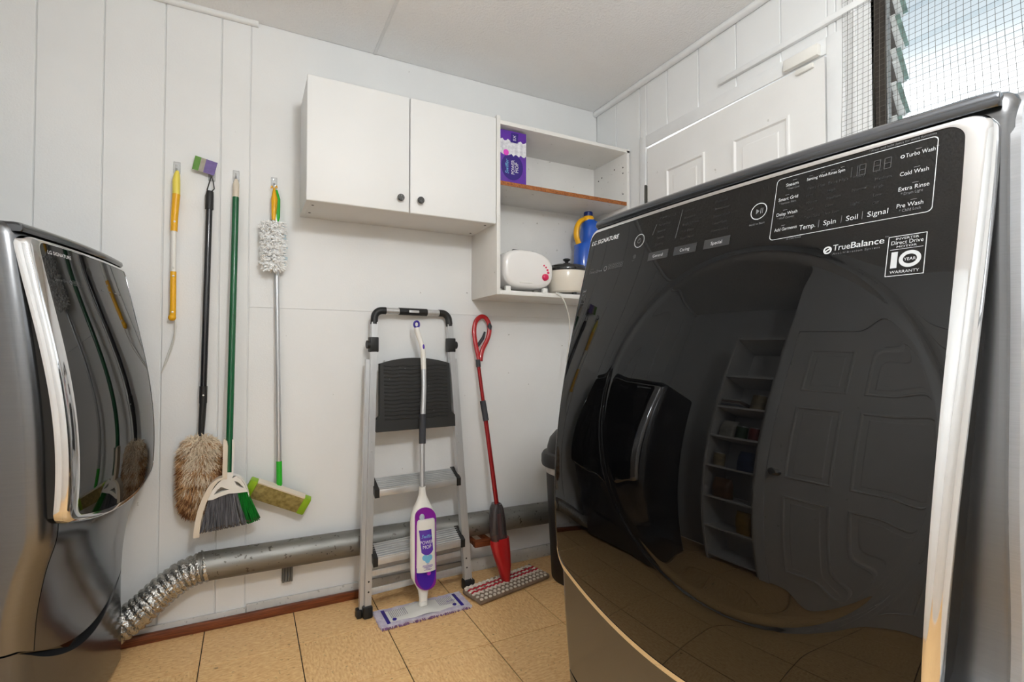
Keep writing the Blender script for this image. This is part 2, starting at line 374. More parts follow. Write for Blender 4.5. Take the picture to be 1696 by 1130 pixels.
# casing around the door: jambs and head
struct(MB().box((XR-.007, DY1, 0), (XR+.004, 1.985, 2.165), .002).box((XR-.0065, DY0+.0005, 2.1085), (XR+.004, DY1-.0005, 2.165), .002).box((XR-.007, .985, 0), (XR+.004, DY0, 2.165), .002)
       .box((XR+.004, DY1-.001, 0), (XR+.10, DY1+.02, 2.19)).box((XR+.004, DY0-.02, 0), (XR+.10, DY0+.001, 2.19)).build('trim_6', TRIMW))
struct(MB().box((XR-.004, .905, 1.15), (XR+.03, .982, 2.40), .003).box((XR-.010, .945, 1.15), (XR, .960, 2.40), .002).build('trim_7', TRIMW))
# door contact sensor
s_ = thing('door_sensor', 'white plastic alarm contact mounted at the top corner of the door', 'sensor', (XR-.011, 1.09, 2.10))
MB().box((XR-.030, 1.058, 2.1085), (XR-.0075, 1.186, 2.150), .004).build('sensor_body', WHTP, s_)
MB().box((XR-.014, 1.085, 2.082), (XD-.0005, 1.150, 2.1005), .003).build('magnet', WHTP, s_)

# ------------------------------------------------------------------ window (jalousie) and the wire mesh before it
win = struct(MB().box((XR+.02, .875, WZ0), (XR+.10, WY1-.001, WZ1)).build('window_1', DARKB))
MB().box((XR+.02, WY0, WZ0), (XR+.10, .875, WZ0+.03), .003).box((XR+.02, WY0, WZ1-.03), (XR+.10, .875, WZ1), .003).box((XR+.02, WY0, WZ0), (XR+.10, WY0+.03, WZ1), .003).build('window_frame', ALUW, win)
MB().box((XR+.025, .8685, WZ0+.03), (XR+.045, .8745, WZ1-.03), .001).build('channel', ALUW, win)
nbl = 11
for k in range(nbl):
    zc = WZ0+.09+k*.107
    m_ = MB(); m_.m = Matrix.Translation((XR+.06, 0, zc)) @ Matrix.Rotation(R(-28), 4, 'Y')
    m_.box((-.0025, WY0+.03, -.055), (.0025, .862, .055)); m_.build('louvre_blade', PANE, win, smooth=0)
    m_ = MB(); m_.m = Matrix.Translation((XR+.06, 0, zc)) @ Matrix.Rotation(R(-28), 4, 'Y')
    m_.box((-.005, .846, -.056), (.006, .868, .02), .002).box((-.004, .850, .02), (.004, .866, .056), .002); m_.build('blade_clip', CLIPM, win)
    m_ = MB(); m_.m = Matrix.Translation((XR+.06, 0, zc)) @ Matrix.Rotation(R(-28+random.uniform(-5, 5)), 4, 'Y')
    m_.box((-.0065, .835, -.05), (-.0055, .848, .05)); m_.build('blade_edge', EDGEG, win)
mw = MB()
zz = np.arange(1.20, 2.45, .0165); ys = np.arange(.985, -.40, -.0165)
def wav(y, z): return XR-.016+.004*math.sin(7*y+3*z)+.003*math.sin(13*z-5*y), y+.0035*math.sin(9*z+4*y), z+.0035*math.sin(8*y-3*z)
for z in zz: mw.tube([wav(y, z) for y in np.linspace(.985, -.40, 30)], .00055, 4, caps=False)
for y in ys: mw.tube([wav(y, z) for z in np.linspace(1.20, 2.45, 26)], .00055, 4, caps=False)
ms = mw.build('wire_mesh_screen', WIRE, smooth=0); tag(ms, 'sagging square wire mesh stapled over the jalousie window', 'wire mesh'); ms['kind'] = 'stuff'

# ------------------------------------------------------------------ ceiling lamp (out of frame, lights the room)
lt = thing('pendant_lamp', 'round white glass globe lamp on a short stem under the ceiling', 'lamp', LAMP_POS)
MB().lathe([(0, 0), (.06, 0), (.06, -.012), (.05, -.02), (0, -.02)], LAMP_POS, 24, caps=False).build('ceiling_rose', WHTP, lt)
MB().tube([LAMP_POS[:2]+(ZC-.015,), LAMP_POS[:2]+(LAMP_Z+.09,)], .010, 10).build('stem', WHTP, lt)
MB().ball(LAMP_POS[:2]+(LAMP_Z,), .10, 32, 20).build('globe', LAMPG, lt)

# ================================================================== APPLIANCES
def appliance(kind, label, loc, rotz, w, s, bz, low, zc, ze, ztop, band, side, hw_extra, gap, depth):
    t = thing(kind, label, kind.split('_')[-1], loc, rotz)
    pb = np.polyfit(bz[0], bz[1], 4); b = lambda z: float(np.polyval(pb, min(max(z, .40), 1.44)))
    bl = herm(*low); gp = herm(*gap)
    zmix0, zmix1 = (ze+.005, ze+.10) if side > 0 else (ze-.10, ze+.02)
    def bc(z):                                  # cabinet shell front profile
        k = smooth01((z-zmix0)/(zmix1-zmix0)); return bl(z)*(1-k)+(b(z)-gp(z))*k
    hw = w/2+hw_extra; rc = .016 if side > 0 else .05; slim = .040 if side > 0 else 0
    def ring(z, o=0, f=bc, h=None, back=depth, r_=rc, n=28):
        h = (h or hw)-o; out = []
        def yf(x): return -f(z)+s*((2*x/w)**2-1)+o
        for k in range(n+1):
            x = -(h-r_)+2*(h-r_)*k/n; out.append((x, yf(x)))
        y0 = yf(h-r_); sl = math.atan(8*s*(h-r_)/w**2)
        for k in range(1, 9):
            a = sl+(math.pi/2-sl)*k/8; out.append((h-r_+r_*(math.sin(a)-math.sin(sl))/(1-math.sin(sl)), y0+r_*(math.cos(sl)-math.cos(a))))
        yc = out[-1][1]
        out += [(h, yc+(back-o-yc)*q) for q in (.33, .66, 1)]
        out += [(-h, back-o)]
        left = [(-x, y) for x, y in out[n+1:n+1+8+2]][::-1]
        out += left
        return out
    def cab_bot(x): a = min(abs(x)/(w/2), 1); return .268+.085*a*a
    def ped_top(x): a = min(abs(x)/(w/2), 1); return .236+.112*a*a
    def loft(zlo, zhi, f, rows, topround=None, closebot=True):
        L = []
        base = ring(.5)
        for i in range(rows+1):
            r = []
            for j in range(len(base)):
                zl = zlo(base[j][0]); zh = zhi(base[j][0]); z = zl+(zh-zl)*i/rows; r.append((z, j))
            L.append(r)
        V = []; n = len(base); cache = {}
        for r in L:
            for z, j in r:
                key = round(z, 4)
                if key not in cache: cache[key] = ring(z, f=f)
                x, y = cache[key][j]; V.append((x, y, z))
        F = [(i*n+k, i*n+(k+1) % n, (i+1)*n+(k+1) % n, (i+1)*n+k) for i in range(rows) for k in range(n)]
        m = rows+1
        if topround:
            zt = zhi(0)
            for o, dz in topround:
                rg = ring(zt, o, f)
                V += [(x, y, zt+dz) for x, y in rg]
                F += [((m-1)*n+k, (m-1)*n+(k+1) % n, m*n+(k+1) % n, m*n+k) for k in range(n)]; m += 1
        F.append(tuple((m-1)*n+k for k in range(n))); F.append(tuple(range(n-1, -1, -1)))
        return MB().add(V, F)
    # shell (steel), split into side-wrapping cabinet and mirror-like lower front
    loft(lambda x: cab_bot(x), lambda x: ztop+.012, bc, 60, [(.004, .010), (.012, .018), (.026, .0225), (.05, .0235)]).build('cabinet', STAIN, t, 40, local=True)
    rows = []
    for i in range(31):
        r = []
        for k in range(41):
            hl = hw-rc-.001; x = -hl+2*hl*k/40; zl = cab_bot(x)+.0005; zh = zc+(ze-zc)*min(abs(2*x/w), 1)**2+.012; z = zl+(zh-zl)*i/30
            r.append((x, -bc(z)+s*((2*x/w)**2-1)-.0010, z))
        rows.append(r)
    MB().grid(rows).build('lower_front', LOWER, t, 60, local=True)
    loft(lambda x: .03, lambda x: ped_top(x), lambda z: bl(z)+.0, 14).build('pedestal', LOWER, t, 40, local=True)
    MB().box((-hw+.05, .0, .02), (hw-.05, depth-.05, .40)).build('gap_lining', BLKGAP, t, local=True)
    g = MB()
    rows = []
    for i in range(9):
        zq = lambda x: (ped_top(x)-.01)+(cab_bot(x)-ped_top(x)+.02)*i/8
        rows.append([(x, -bl(zq(x))+s*((2*x/w)**2-1)+.014, zq(x)) for x in np.linspace(-hw+.02, hw-.02, 41)])
    g.grid(rows).build('handle_recess', BLKGL, t, 60, local=True)
    for sx in (-1, 1):
        for y in (.08, depth-.08): MB().lathe([(.022, 0), (.022, .012), (.014, .016), (.014, .034)], (sx*(hw-.09), y, 0), 14).build('foot', BLKP, t, local=True)
    # black backing behind the glass panel
    rows = [[(x-(slim*min(max((ztop-z)/(ztop-ze), 0), 1)**1.8 if x > 0 else 0), y, z) for x, y in ring(z, 0, lambda q: b(q)-.012, w/2-.010, .10, .012)] for z in np.linspace(ze+.01, ztop-.006, 40)]
    n = len(rows[0]); MB().add([p for r in rows for p in r], [(i*n+k, i*n+(k+1) % n, (i+1)*n+(k+1) % n, (i+1)*n+k) for i in range(39) for k in range(n)]+[tuple(39*n+k for k in range(n))]).build('gasket', BLKGAP, t, 60, local=True)
    if side > 0:
        for sx in (-1, 1):
            prof = [(-bc(z)+s*((2*hw/w)**2-1)+.002, z) for z in np.linspace(ze+.02, ztop-.03, 40)]
            y0 = prof[-1][0]; r1 = .062
            prof += [(y0+.004+r1-r1*math.cos(a), ztop-.025+r1*math.sin(a)) for a in np.linspace(.05, math.pi/2, 12)]+[(depth-.01, ztop+.037), (depth-.01, ze+.02)]
            MB().prism([(sx*(hw-.013), y, z) for y, z in prof], (sx*.0155, 0, 0)).build('side_panel', STAINL, t, 30, local=True)
    # top cover
    rows = []
    for o, dz in ((-.006, .006), (-.010, .012), (-.008, .022), (.004, .030), (.03, .034), (.10, .035)):
        rows.append([(min(max(x, -hw+.0135), hw-.0135), y, ztop+dz) for x, y in ring(ztop, o, bc, hw-.014, depth, .012)])
    n = len(rows[0]); q = len(rows)-1
    MB().add([p for r in rows for p in r], [(i*n+k, i*n+(k+1) % n, (i+1)*n+(k+1) % n, (i+1)*n+k) for i in range(q) for k in range(n)]+[tuple(q*n+k for k in range(n))]).build('top_cover', TOPC, t, 50, local=True)
    # the curved front panel
    def outline(x0, x1, inset, r, N=96):
        xs = [x0+(x1-x0)*(.5-.5*math.cos(math.pi*k/N)) for k in range(N+1)]
        tops = []; bots = []
        for x in xs:
            e = max(0, x-(x1-r), (x0+r)-x); e = min(e, r); c = r-math.sqrt(max(r*r-e*e, 0))
            a = abs(2*x/w); zb = zc+(ze-zc)*a*a
            tops.append(ztop-inset-c); bots.append(zb+inset*1.9+c*1.2)
        return xs, tops, bots
    def loop(o, M=60):
        xs, tp, bt = o
        rs = [(xs[-1], tp[-1]+(bt[-1]-tp[-1])*k/M) for k in range(1, M)]; ls = [(xs[0], bt[0]+(tp[0]-bt[0])*k/M) for k in range(1, M)]
        return [(x, z) for x, z in zip(xs, tp)]+rs+[(x, z) for x, z in zip(xs[::-1], bt[::-1])]+ls
    def surf(x, z, off): return (x, -(b(z)+off)+s*((2*x/w)**2-1), z)
    xl, xr = -w/2+band[0], w/2-band[1]
    O0 = loop(outline(-w/2, w/2, 0, .024)); O1 = loop(outline(-w/2+min(band[0], .009), w/2-min(band[1], .009), .005, .022)); O2 = loop(outline(xl, xr, .010, .020))
    def lean(x, z):                         # the panel narrows a little towards its foot on the grip side
        k = min(max((ztop-z)/(ztop-ze), 0), 1)
        return (x-slim*k**1.8*(x+w/2)/w, z)
    def taper(x, z):                        # the bright band narrows downwards
        k = min(max((ztop-z)/(ztop-ze), 0), 1)
        if band[1] > .01: xe = w/2-(band[1]+(.009-band[1])*k); return lean(xl+(x-xl)*(xe-xl)/(xr-xl), z)
        return x, z
    O2 = [taper(*p) for p in O2]
    if slim: O0 = [lean(*p) for p in O0]; O1 = [lean(*p) for p in O1]
    V = [surf(*p, -.026) for p in O0]+[surf(*p, -.005) for p in O0]+[surf(*p, .003) for p in [((a[0]+c[0]*2)/3, (a[1]+c[1]*2)/3) for a, c in zip(O0, O1)]]+[surf(*p, .004) for p in O1]+[surf(*p, .0035) for p in O2]+[surf(*p, -.004) for p in O2]
    n = len(O0)
    fr = MB().add(V, [(i*n+k, i*n+(k+1) % n, (i+1)*n+(k+1) % n, (i+1)*n+k) for i in range(5) for k in range(n)]).build('chrome_frame', CHROME, t, 50, local=True)
    xs, tp, bt = outline(xl+.0005, xr-.0005, .0105, .020, 240)
    def dish(x, z):
        if not side > 0: return 0
        r = math.hypot(x-.07, z-.965); k = min(max((.315-r)/.09, 0), 1); return -.0022*k**3*(k*(6*k-15)+10)-.0011*math.exp(-((r-.276)/.0065)**2)
    rows = []
    for i in range(261):
        row = []
        for x, zt, zb in zip(xs, tp, bt):
            z = zb+(zt-zb)*i/260; x2, z = taper(x, z); row.append(surf(x2, z, .0025+dish(x2, z)))
        rows.append(row)
    gl = MB().grid(rows).build('front_glass', BLKGL, t, 80, local=True)
    return t, lambda x, z, o=.0006: surf(x, z, .0025+o), gl

WBZ = ([.40, .48, .56, .62, .70, .78, .90, 1.03, 1.14, 1.23, 1.30, 1.373, 1.44], [.058, .078, .094, .106, .115, .117, .106, .083, .060, .037, .017, 0, -.014])
washer, WS, wgl = appliance('front_load_washer', 'black glass fronted steel washing machine on pedestal beneath the mesh covered window', (.762, .634, 0), math.atan2(-.997, .077), .73, .016, WBZ,
    ([0, .1, .324, .436, .55, .62, .8], [.052, .056, .069, .079, .087, .090, .09]),   .512, .600, 1.373, (.006, .026), 1, .014,
    ([.4, .60, .75, .9, 1.1, 1.25, 1.37, 1.45], [.02, .06, .095, .088, .070, .040, .020, .016]), .70)
dryer, DS, dgl = appliance('clothes_dryer', 'dark steel clothes dryer on pedestal with bulging glass door near the flexible duct', (-.4462, 1.944, 0), math.atan2(.984, .178), .565, .020,
    (WBZ[0], [v*.86 for v in WBZ[1]]),
    ([0, .09, .349, .421, .523, .604, .8], [.018, .018, .015, .019, .035, .055, .06]), .612, .655, 1.373, (.038, .006), -1, .014,
    ([.4, .60, .75, .9, 1.1, 1.25, 1.37, 1.45], [.02, .030, .045, .045, .035, .022, .012, .012]), .45)

# printed lettering on the washer
wm_ = {'w': PRT, 'd': PRTD, 'x': PRTX}
class _Mk:
    def __init__(s, m): s.m_ = m
    def add(s, V, F): MB().add(V, F).build('printed_mark', s.m_, washer, 0, local=True); return s
wl = {k: _Mk(wm_[k]) for k in wm_}
def wt(k, s_, x, z, h, fit=None, slant=0, o=.0006, **kw): put_text(MB(), s_, h, lambda a, c: WS(x+a, z+c, o), fit, slant=slant, **kw).build('lettering', wm_[k], washer, 0, local=True)
def ringmark(mb, x, z, r, th, S_, n=36):
    V = []
    for k in range(n):
        a = 2*math.pi*k/n; V += [S_(x+(r-th)*math.cos(a), z+(r-th)*math.sin(a)), S_(x+r*math.cos(a), z+r*math.sin(a))]
    mb.add(V, [(2*k, 2*k+1, (2*k+3) % (2*n), (2*k+2) % (2*n)) for k in range(n)])
def bar(mb, x0, z0, x1, z1, th, S_, n=12):
    dx, dz = x1-x0, z1-z0; L = math.hypot(dx, dz); nx, nz = -dz/L*th/2, dx/L*th/2
    V = []
    for k in range(n+1):
        q = k/n; V += [S_(x0+dx*q+nx, z0+dz*q+nz), S_(x0+dx*q-nx, z0+dz*q-nz)]
    mb.add(V, [(2*k, 2*k+1, 2*k+3, 2*k+2) for k in range(n)])
def rrect(mb, x0, x1, z0, z1, r, th, S_):
    P = []
    for cx_, cz_, a0 in ((x1-r, z1-r, 0), (x0+r, z1-r, 90), (x0+r, z0+r, 180), (x1-r, z0+r, 270)):
        for k in range(7): a = R(a0+15*k); P.append((cx_+r*math.cos(a), cz_+r*math.sin(a)))
    P.append(P[0])
    Q = []
    for (a, c), (d_, e_) in zip(P[:-1], P[1:]):
        m = max(1, int(math.hypot(d_-a, e_-c)/.01))
        Q += [(a+(d_-a)*i/m, c+(e_-c)*i/m) for i in range(m)]
    cx_, cz_ = (x0+x1)/2, (z0+z1)/2; V = []
    for a, c in Q:
        k1 = 1-th/max(x1-x0, 1e-6)*2; k2 = 1-th/max(z1-z0, 1e-6)*2
        V += [S_(a, c), S_(cx_+(a-cx_)*k1, cz_+(c-cz_)*k2)]
    n = len(Q); mb.add(V, [(2*k, 2*k+1, (2*k+3) % (2*n), (2*k+2) % (2*n)) for k in range(n)])
PRWH = mat('bright_brand_print', (236, 237, 238), .4)
put_text(MB(), 'LG SIGNATURE', .0100, lambda a, c: WS(-.352+a, 1.3325+c), .096, slant=.15).build('brand_lettering', PRWH, washer, 0, local=True)
ringmark(wl['w'], -.184, 1.312, .0145, .0013, WS); ringmark(wl['d'], -.184, 1.312, .005, .0008, WS); bar(wl['d'], -.184, 1.313, -.184, 1.319, .0008, WS)
wt('d', 'Inverter', -.337, 1.2715, .0026); wt('d', 'Direct Drive', -.339, 1.262, .0062, .046)
ringmark(wl['d'], -.281, 1.267, .006, .002, WS)
for k in range(4):
    x = -.266+k*.0125; rrect(wl['d'], x-.0055, x+.0055, 1.2635, 1.275, .0012, .0005, WS); ringmark(wl['d'], x, 1.270, .0032, .0009, WS, 12); bar(wl['d'], x-.004, 1.2655, x+.004, 1.2655, .0006, WS, 2)
ringmark(wl['d'], -.190, 1.279, .004, .0007, WS, 12); ringmark(wl['d'], -.190, 1.279, .0016, .0006, WS, 10); wt('d', 'Tag On', -.196, 1.270, .0018)
for s_, x in (('General', -.123), ('Caring', -.057), ('Special', .011)):
    V, F = txt(s_, .0058); wv = max(v[0] for v in V); wl['w'].add([WS(x-wv/2+a, 1.268+c, .0010) for a, c in V], F)
    q = MB().grid([[WS(x-.026+.052*i/6, 1.2625+.017*j/2, .0005) for i in range(7)] for j in range(3)]); q.build('touch_key', BTN, washer, local=True)
for x, rows_ in ((-.135, ('STEAM CYCLE', 'Heavy Duty', 'Normal', 'Towels', 'Bedding')), (-.072, ('Sanitary', 'Allergiene', 'Bright Whites', 'Tub Clean', 'Hand Wash')), (-.004, ('Delicates', 'Sportswear', 'Speed Wash', 'Rinse+Spin', 'Downloaded'))):
    for k, s_ in enumerate(rows_): wt('x', s_, x, 1.346-k*.0135, .0046)
bar(wl['d'], -.141, 1.338, -.148, 1.317, .0009, WS, 4); bar(wl['d'], -.078, 1.353, -.085, 1.298, .0009, WS, 6)
ringmark(wl['w'], .083, 1.310, .0140, .0013, WS)
wl['d'].add([WS(.0785, 1.3055), WS(.0785, 1.3145), WS(.0845, 1.310)], [(0, 1, 2)]); bar(wl['d'], .0865, 1.3055, .0865, 1.3145, .0013, WS, 2); bar(wl['d'], .0895, 1.3055, .0895, 1.3145, .0013, WS, 2)
wt('d', 'Hold to Start', .070, 1.287, .0034, .026)
rrect(wl['w'], .108, .3135, 1.255, 1.3560, .006, .0009, WS)
wt('d', '* Press and hold 3secs for extra functions', .236, 1.3585, .0030, .075)
for s_, s2, z in (('Steam', '* Fresh Care', 1.340), ('Smart Grid', '* Remote Start', 1.3175), ('Delay Wash', '* Wi-Fi Connect', 1.293), ('Add Garments', None, 1.268)):
    x = .1235 if s_ == 'Steam' else .1145
    wt('w', s_, x, z, .0052, {'Steam': .019, 'Smart Grid': .030, 'Delay Wash': .032, 'Add Garments': .0345}[s_])
    if s2: wt('d', s2, x+.002, z-.0058, .0034, .026 if s_ != 'Steam' else .019)
    bar(wl['d'], x+.010, z+.0085, x+.016, z+.0085, .0008, WS, 2)
for s_, x in (('Sensing', .155), ('Wash', .172), ('Rinse', .1855), ('Spin', .1985)):
    wt('w', s_, x, 1.3405, .0044, {'Sensing': .0155, 'Wash': .012, 'Rinse': .0115, 'Spin': .009}[s_]); bar(wl['d'], x+.003, 1.3475, x+.008, 1.3475, .0006, WS, 2)
for s_, x, f_ in (('Temp.', .153, .023), ('Spin', .187, .0165), ('Soil', .2165, .0145), ('Signal', .2425, .024)): wt('w', s_, x, 1.2635, .0072, f_)
for x in (.1805, .2105, .2365): bar(wl['d'], x, 1.262, x, 1.273, .0007, WS, 2)
q = MB()
for i, x in enumerate((.2165, .2265, .2440, .2565)):             # unlit seven-segment clock digits
    for (a, c, d_, e_) in ((0, 0, .0075, 0), (0, .0075, .0075, .0075), (0, .015, .0075, .015), (0, 0, 0, .0075), (0, .0075, 0, .015), (.0075, 0, .0075, .0075), (.0075, .0075, .0075, .015)):
        if i == 0 and c == e_: continue
        bar(q, x+a, 1.328+c, x+d_, 1.328+e_, .0011, WS, 2)
q.build('display_digits', mat('unlit_segments', (52, 52, 53), .5), washer, local=True)
for x, rows_ in ((.158, ('Extra Hot', 'Hot', 'Warm', 'Cold', 'Tap Cold')), (.187, ('Extra High', 'High', 'Medium', 'Low', 'No Spin')), (.220, ('Heavy', 'Normal', 'Light')), (.247, ('On', 'Medium', 'High', 'Low', 'Off'))):
    for k, s_ in enumerate(rows_): wt('x', s_, x, 1.3255-k*(.0115 if len(rows_) == 5 else .02), .0042)
for s_, s2, z, f_ in (('Turbo Wash', None, 1.3365, .031), ('Cold Wash', None, 1.3115, .0305), ('Extra Rinse', '* Drum Light', 1.2905, .0325), ('Pre Wash', '* Child Lock', 1.2675, .028)):
    x = .2755 if s_ != 'Turbo Wash' else .280
    wt('w', s_, x, z, .0056, f_); bar(wl['d'], .290, z+.0085, .2965, z+.0085, .0007, WS, 2)
    if s2: wt('d', s2, x+.003, z-.0062, .0040, .0235)
ringmark(wl['w'], .2765, 1.3390, .0024, .0010, WS, 14); wt('w', 'TM', .3117, 1.3412, .0014)
wt('d', 'All Cold Rinses', .135, 1.2515, .0030, .022)
wt('w', 'True', .2045, 1.2225, .0085, .0215); V, F = txt('Balance', .0085, .0385)
for dx in (0, .0004): wl['w'].add([WS(.2270+a+dx, 1.2225+c, .0006+dx/10) for a, c in V], F)
wt('d', 'Anti-Vibration System', .2045, 1.2165, .0029, .057, space=1.15); wt('d', 'TM', .2665, 1.2295, .0022)
ringmark(wl['w'], .1975, 1.2245, .0056, .0022, WS); bar(wl['w'], .1935, 1.222, .2015, 1.227, .0022, WS, 3)
rrect(wl['w'], .2705, .3110, 1.1765, 1.2295, .0006, .0009, WS)
for s_, z, h, f_ in (('INVERTER', 1.2240, .0030, .024), ('Direct Drive', 1.2180, .0050, .0335), ('MOTOR', 1.2135, .0026, .021), ('WARRANTY', 1.1800, .0036, .0305)):
    wt('w', s_, .2908-f_/2, z, h, f_)
bar(wl['w'], .2735, 1.2115, .308, 1.2115, .0006, WS, 4)
wt('w', '1', .2755, 1.1870, .0215, .0068); bar(wl['w'], .2797, 1.1870, .2797, 1.2083, .0042, WS, 4)
V = []
for k in range(40):
    a = 2*math.pi*k/40; V += [WS(.2955+.0072*math.cos(a), 1.1975+.0062*math.sin(a)), WS(.2955+.0115*math.cos(a), 1.1975+.0108*math.sin(a))]
wl['w'].add(V, [(2*k, 2*k+1, (2*k+3) % 80, (2*k+2) % 80) for k in range(40)])
wt('w', 'YEAR', .2893, 1.1955, .0038, .0124)
q = MB(); rrect(q, -.3505, -.3365, 1.193, 1.2255, .0006, .0007, WS); bar(q, -.3485, 1.2215, -.3385, 1.2215, .0035, WS, 2); bar(q, -.3485, 1.2155, -.3395, 1.2155, .0012, WS, 2); bar(q, -.3485, 1.2125, -.3425, 1.2125, .0012, WS, 2)
q.build('sticker_print', PRTD, washer, 0, local=True)
# printed lettering on the dryer
dl = MB(); put_text(dl, 'LG SIGNATURE', .0095, lambda a, c: DS(-.218+a, 1.3375+c), .096, slant=.15)
dl.build('brand_lettering', PRWH, dryer, 0, local=True)
put_text(MB(), 'Sensor Dry', .0075, lambda a, c: DS(-.216+a, 1.268+c), .053).build('lettering', PRTD, dryer, 0, local=True)
class _Dk:
    def add(s, V, F): MB().add(V, F).build('printed_mark', PRTD, dryer, 0, local=True); return s
dk_ = _Dk(); ringmark(dk_, -.150, 1.2715, .0060, .0030, DS)
for k in range(3): rrect(dk_, -.141+k*.0135, -.129+k*.0135, 1.265, 1.278, .001, .0006, DS); ringmark(dk_, -.135+k*.0135, 1.272, .0033, .0009, DS, 12)
ringmark(dk_, -.040, 1.316, .0140, .0010, DS); ringmark(dk_, -.035, 1.272, .004, .0007, DS, 12)
for k in range(4): bar(dk_, .012+k*.045, 1.2695, .030+k*.045, 1.2695, .003, DS, 3)

# ================================================================== CABINET AND SHELF UNIT ON THE BACK WALL
c = thing('wall_cabinet', 'white two-door wall cabinet hung left of the open shelf unit', 'cabinet', (.586, YB-.14, 1.66))
CX0, CX1, CZ0, CZ1, CY = .188, .984, 1.662, 2.140, 2.078
b_ = MB().box((CX0, CY, CZ0), (CX0+.017, YB, CZ1), .001).box((CX1-.017, CY, CZ0), (CX1, YB, CZ1), .001).box((CX0+.017, CY, CZ0), (CX1-.017, YB, CZ0+.017), .0005).box((CX0+.017, CY, CZ1-.017), (CX1-.017, YB, CZ1), .0005).box((CX0+.017, YB-.006, CZ0+.017), (CX1-.017, YB-.001, CZ1-.017))
b_.build('body', MELA, c)
for x0, x1, kx in ((CX0-.002, .5845, .545), (.5875, CX1-.001, .629)):
    d = MB().box((x0, CY-.020, CZ0-.004), (x1, CY-.001, CZ1+.002), .005, 3).build('door', MELA, c)
    k = MB().lathe([(0, 0), (.0125, 0), (.0145, .004), (.0145, .009), (.006, .013), (.006, .022)], n=20); k.v = [(kx+x, CY-.042+z, 1.713+y) for x, y, z in k.v]
    k.build('knob', KNOB, d)
for x, y in ((CX0+.03, CY+.06), (CX0+.03, YB-.09), (CX1-.03, CY+.04), (CX1-.03, YB-.06)):
    MB().lathe([(.0, -.001), (.005, -.001), (.005, .0)], (x, y, CZ0), 12).build('screw', SCREW, c)

s_ = thing('wall_shelf_unit', 'open white shelf unit with bare chipboard shelf edge beside the corner', 'shelf', (1.37, YB-.15, 1.342))
SX0, SX1, SY, SZ0, SZ1 = .9855, 1.752, 2.058, 1.342, 2.136
MB().box((SX0, SY, SZ0), (SX0+.018, YB, SZ1+.02), .001).build('side_panel', MELA2, s_)
MB().box((SX1-.018, SY, SZ0), (SX1, YB, SZ1-.006), .001).build('side_panel', MELA2, s_)
MB().box((SX0+.018, SY, SZ0), (SX1-.018, YB, SZ0+.020), .001).build('bottom_panel', MELA2, s_)
MB().box((SX0+.018, SY, SZ1-.018), (SX1, YB, SZ1), .001).build('top_panel', MELA2, s_)
MB().box((SX0+.018, YB-.006, SZ0+.02), (SX1-.018, YB-.001, SZ1-.018)).build('back_panel', MELA2, s_)
sh = MB().box((SX0+.0185, SY+.006, 1.842), (SX1-.0185, YB-.006, 1.860)).build('shelf', MELA2, s_)
MB().box((SX0+.0185, SY+.0035, 1.8415), (SX1-.0185, SY+.0065, 1.8605), .0005).build('edge_strip', CHIP, sh)
for y, z in ((2.09, 2.05), (2.09, 2.02), (2.16, 2.06), (2.27, 2.05), (2.30, 2.04), (2.09, 1.78), (2.20, 1.80), (2.28, 1.74), (2.09, 1.91)):
    hk = MB().lathe([(.004, 0), (.004, .001), (0, .001)], n=8); hk.v = [(SX1-.018-zz_, y+xx, z+yy_) for xx, yy_, zz_ in hk.v]; hk.build('peg_hole', SCREW, s_)

# things on the shelves
bx = thing('mop_pad_carton', 'purple carton of mop pads standing on the upper shelf', 'carton', (1.085, 2.16, 1.8605))
BX0, BX1, BY0, BY1, BZ0, BZ1 = 1.010, 1.146, 2.075, 2.26, 1.8605, 2.104
MB().box((BX0, BY0, BZ0), (BX1, BY1, BZ1), .001).build('carton_body', PBOX, bx)
def bf(x, z, o=.0008): return (x, BY0-o, z)
def disc(mb, fn, cx_, cz_, rx, rz, n=32): mb.add([fn(cx_+rx*math.cos(2*math.pi*k/n), cz_+rz*math.sin(2*math.pi*k/n)) for k in range(n)], [tuple(range(n))]); return mb
disc(MB(), bf, 1.072, 1.937, .056, .062).build('label_disc', PBOXD, bx, 0)
pw = MB(); pts = [(BX0+.001, 2.010)]
top_ = [(BX0+.001+(BX1-BX0-.002)*k/14, 2.058+.006*math.sin(k*1.9)) for k in range(15)]; bot_ = [(BX0+.001+(BX1-BX0-.002)*k/14, 1.992+.006*math.sin(k*2.3+1)) for k in range(15)]
pw.add([bf(x, z, .0010) for x, z in top_+bot_[::-1]], [tuple(range(30))]); pw.build('pad_picture', PADW, bx, 0)
disc(MB(), lambda x, z: bf(x, z, .0013), 1.040, 2.000, .014, .014).build('pink_badge', PINKP, bx, 0)
MB().add([bf(*p, .0013) for p in ((1.062, 2.050), (1.100, 2.050), (1.104, 2.096), (1.066, 2.096))], [(0, 1, 2, 3)]).build('count_badge', PBOXD, bx, 0)
def vert(x0, z0, o=.0018): return lambda a, c: bf(x0-c, z0+a, o)          # lettering turned to read upward
for a_ in (('POWER', .016, vert(1.083, 1.903), .066), ('MOP', .016, vert(1.103, 1.913), .046), ('5X', .014, vert(1.090, 2.060), .026)): put_text(MB(), *a_).build('lettering', PRW, bx, 0)
q = MB(); put_text(q, 'Swiffer', .017, vert(1.052, 1.902), .066, slant=.25); q.build('brand_lettering', PRB, bx, 0)

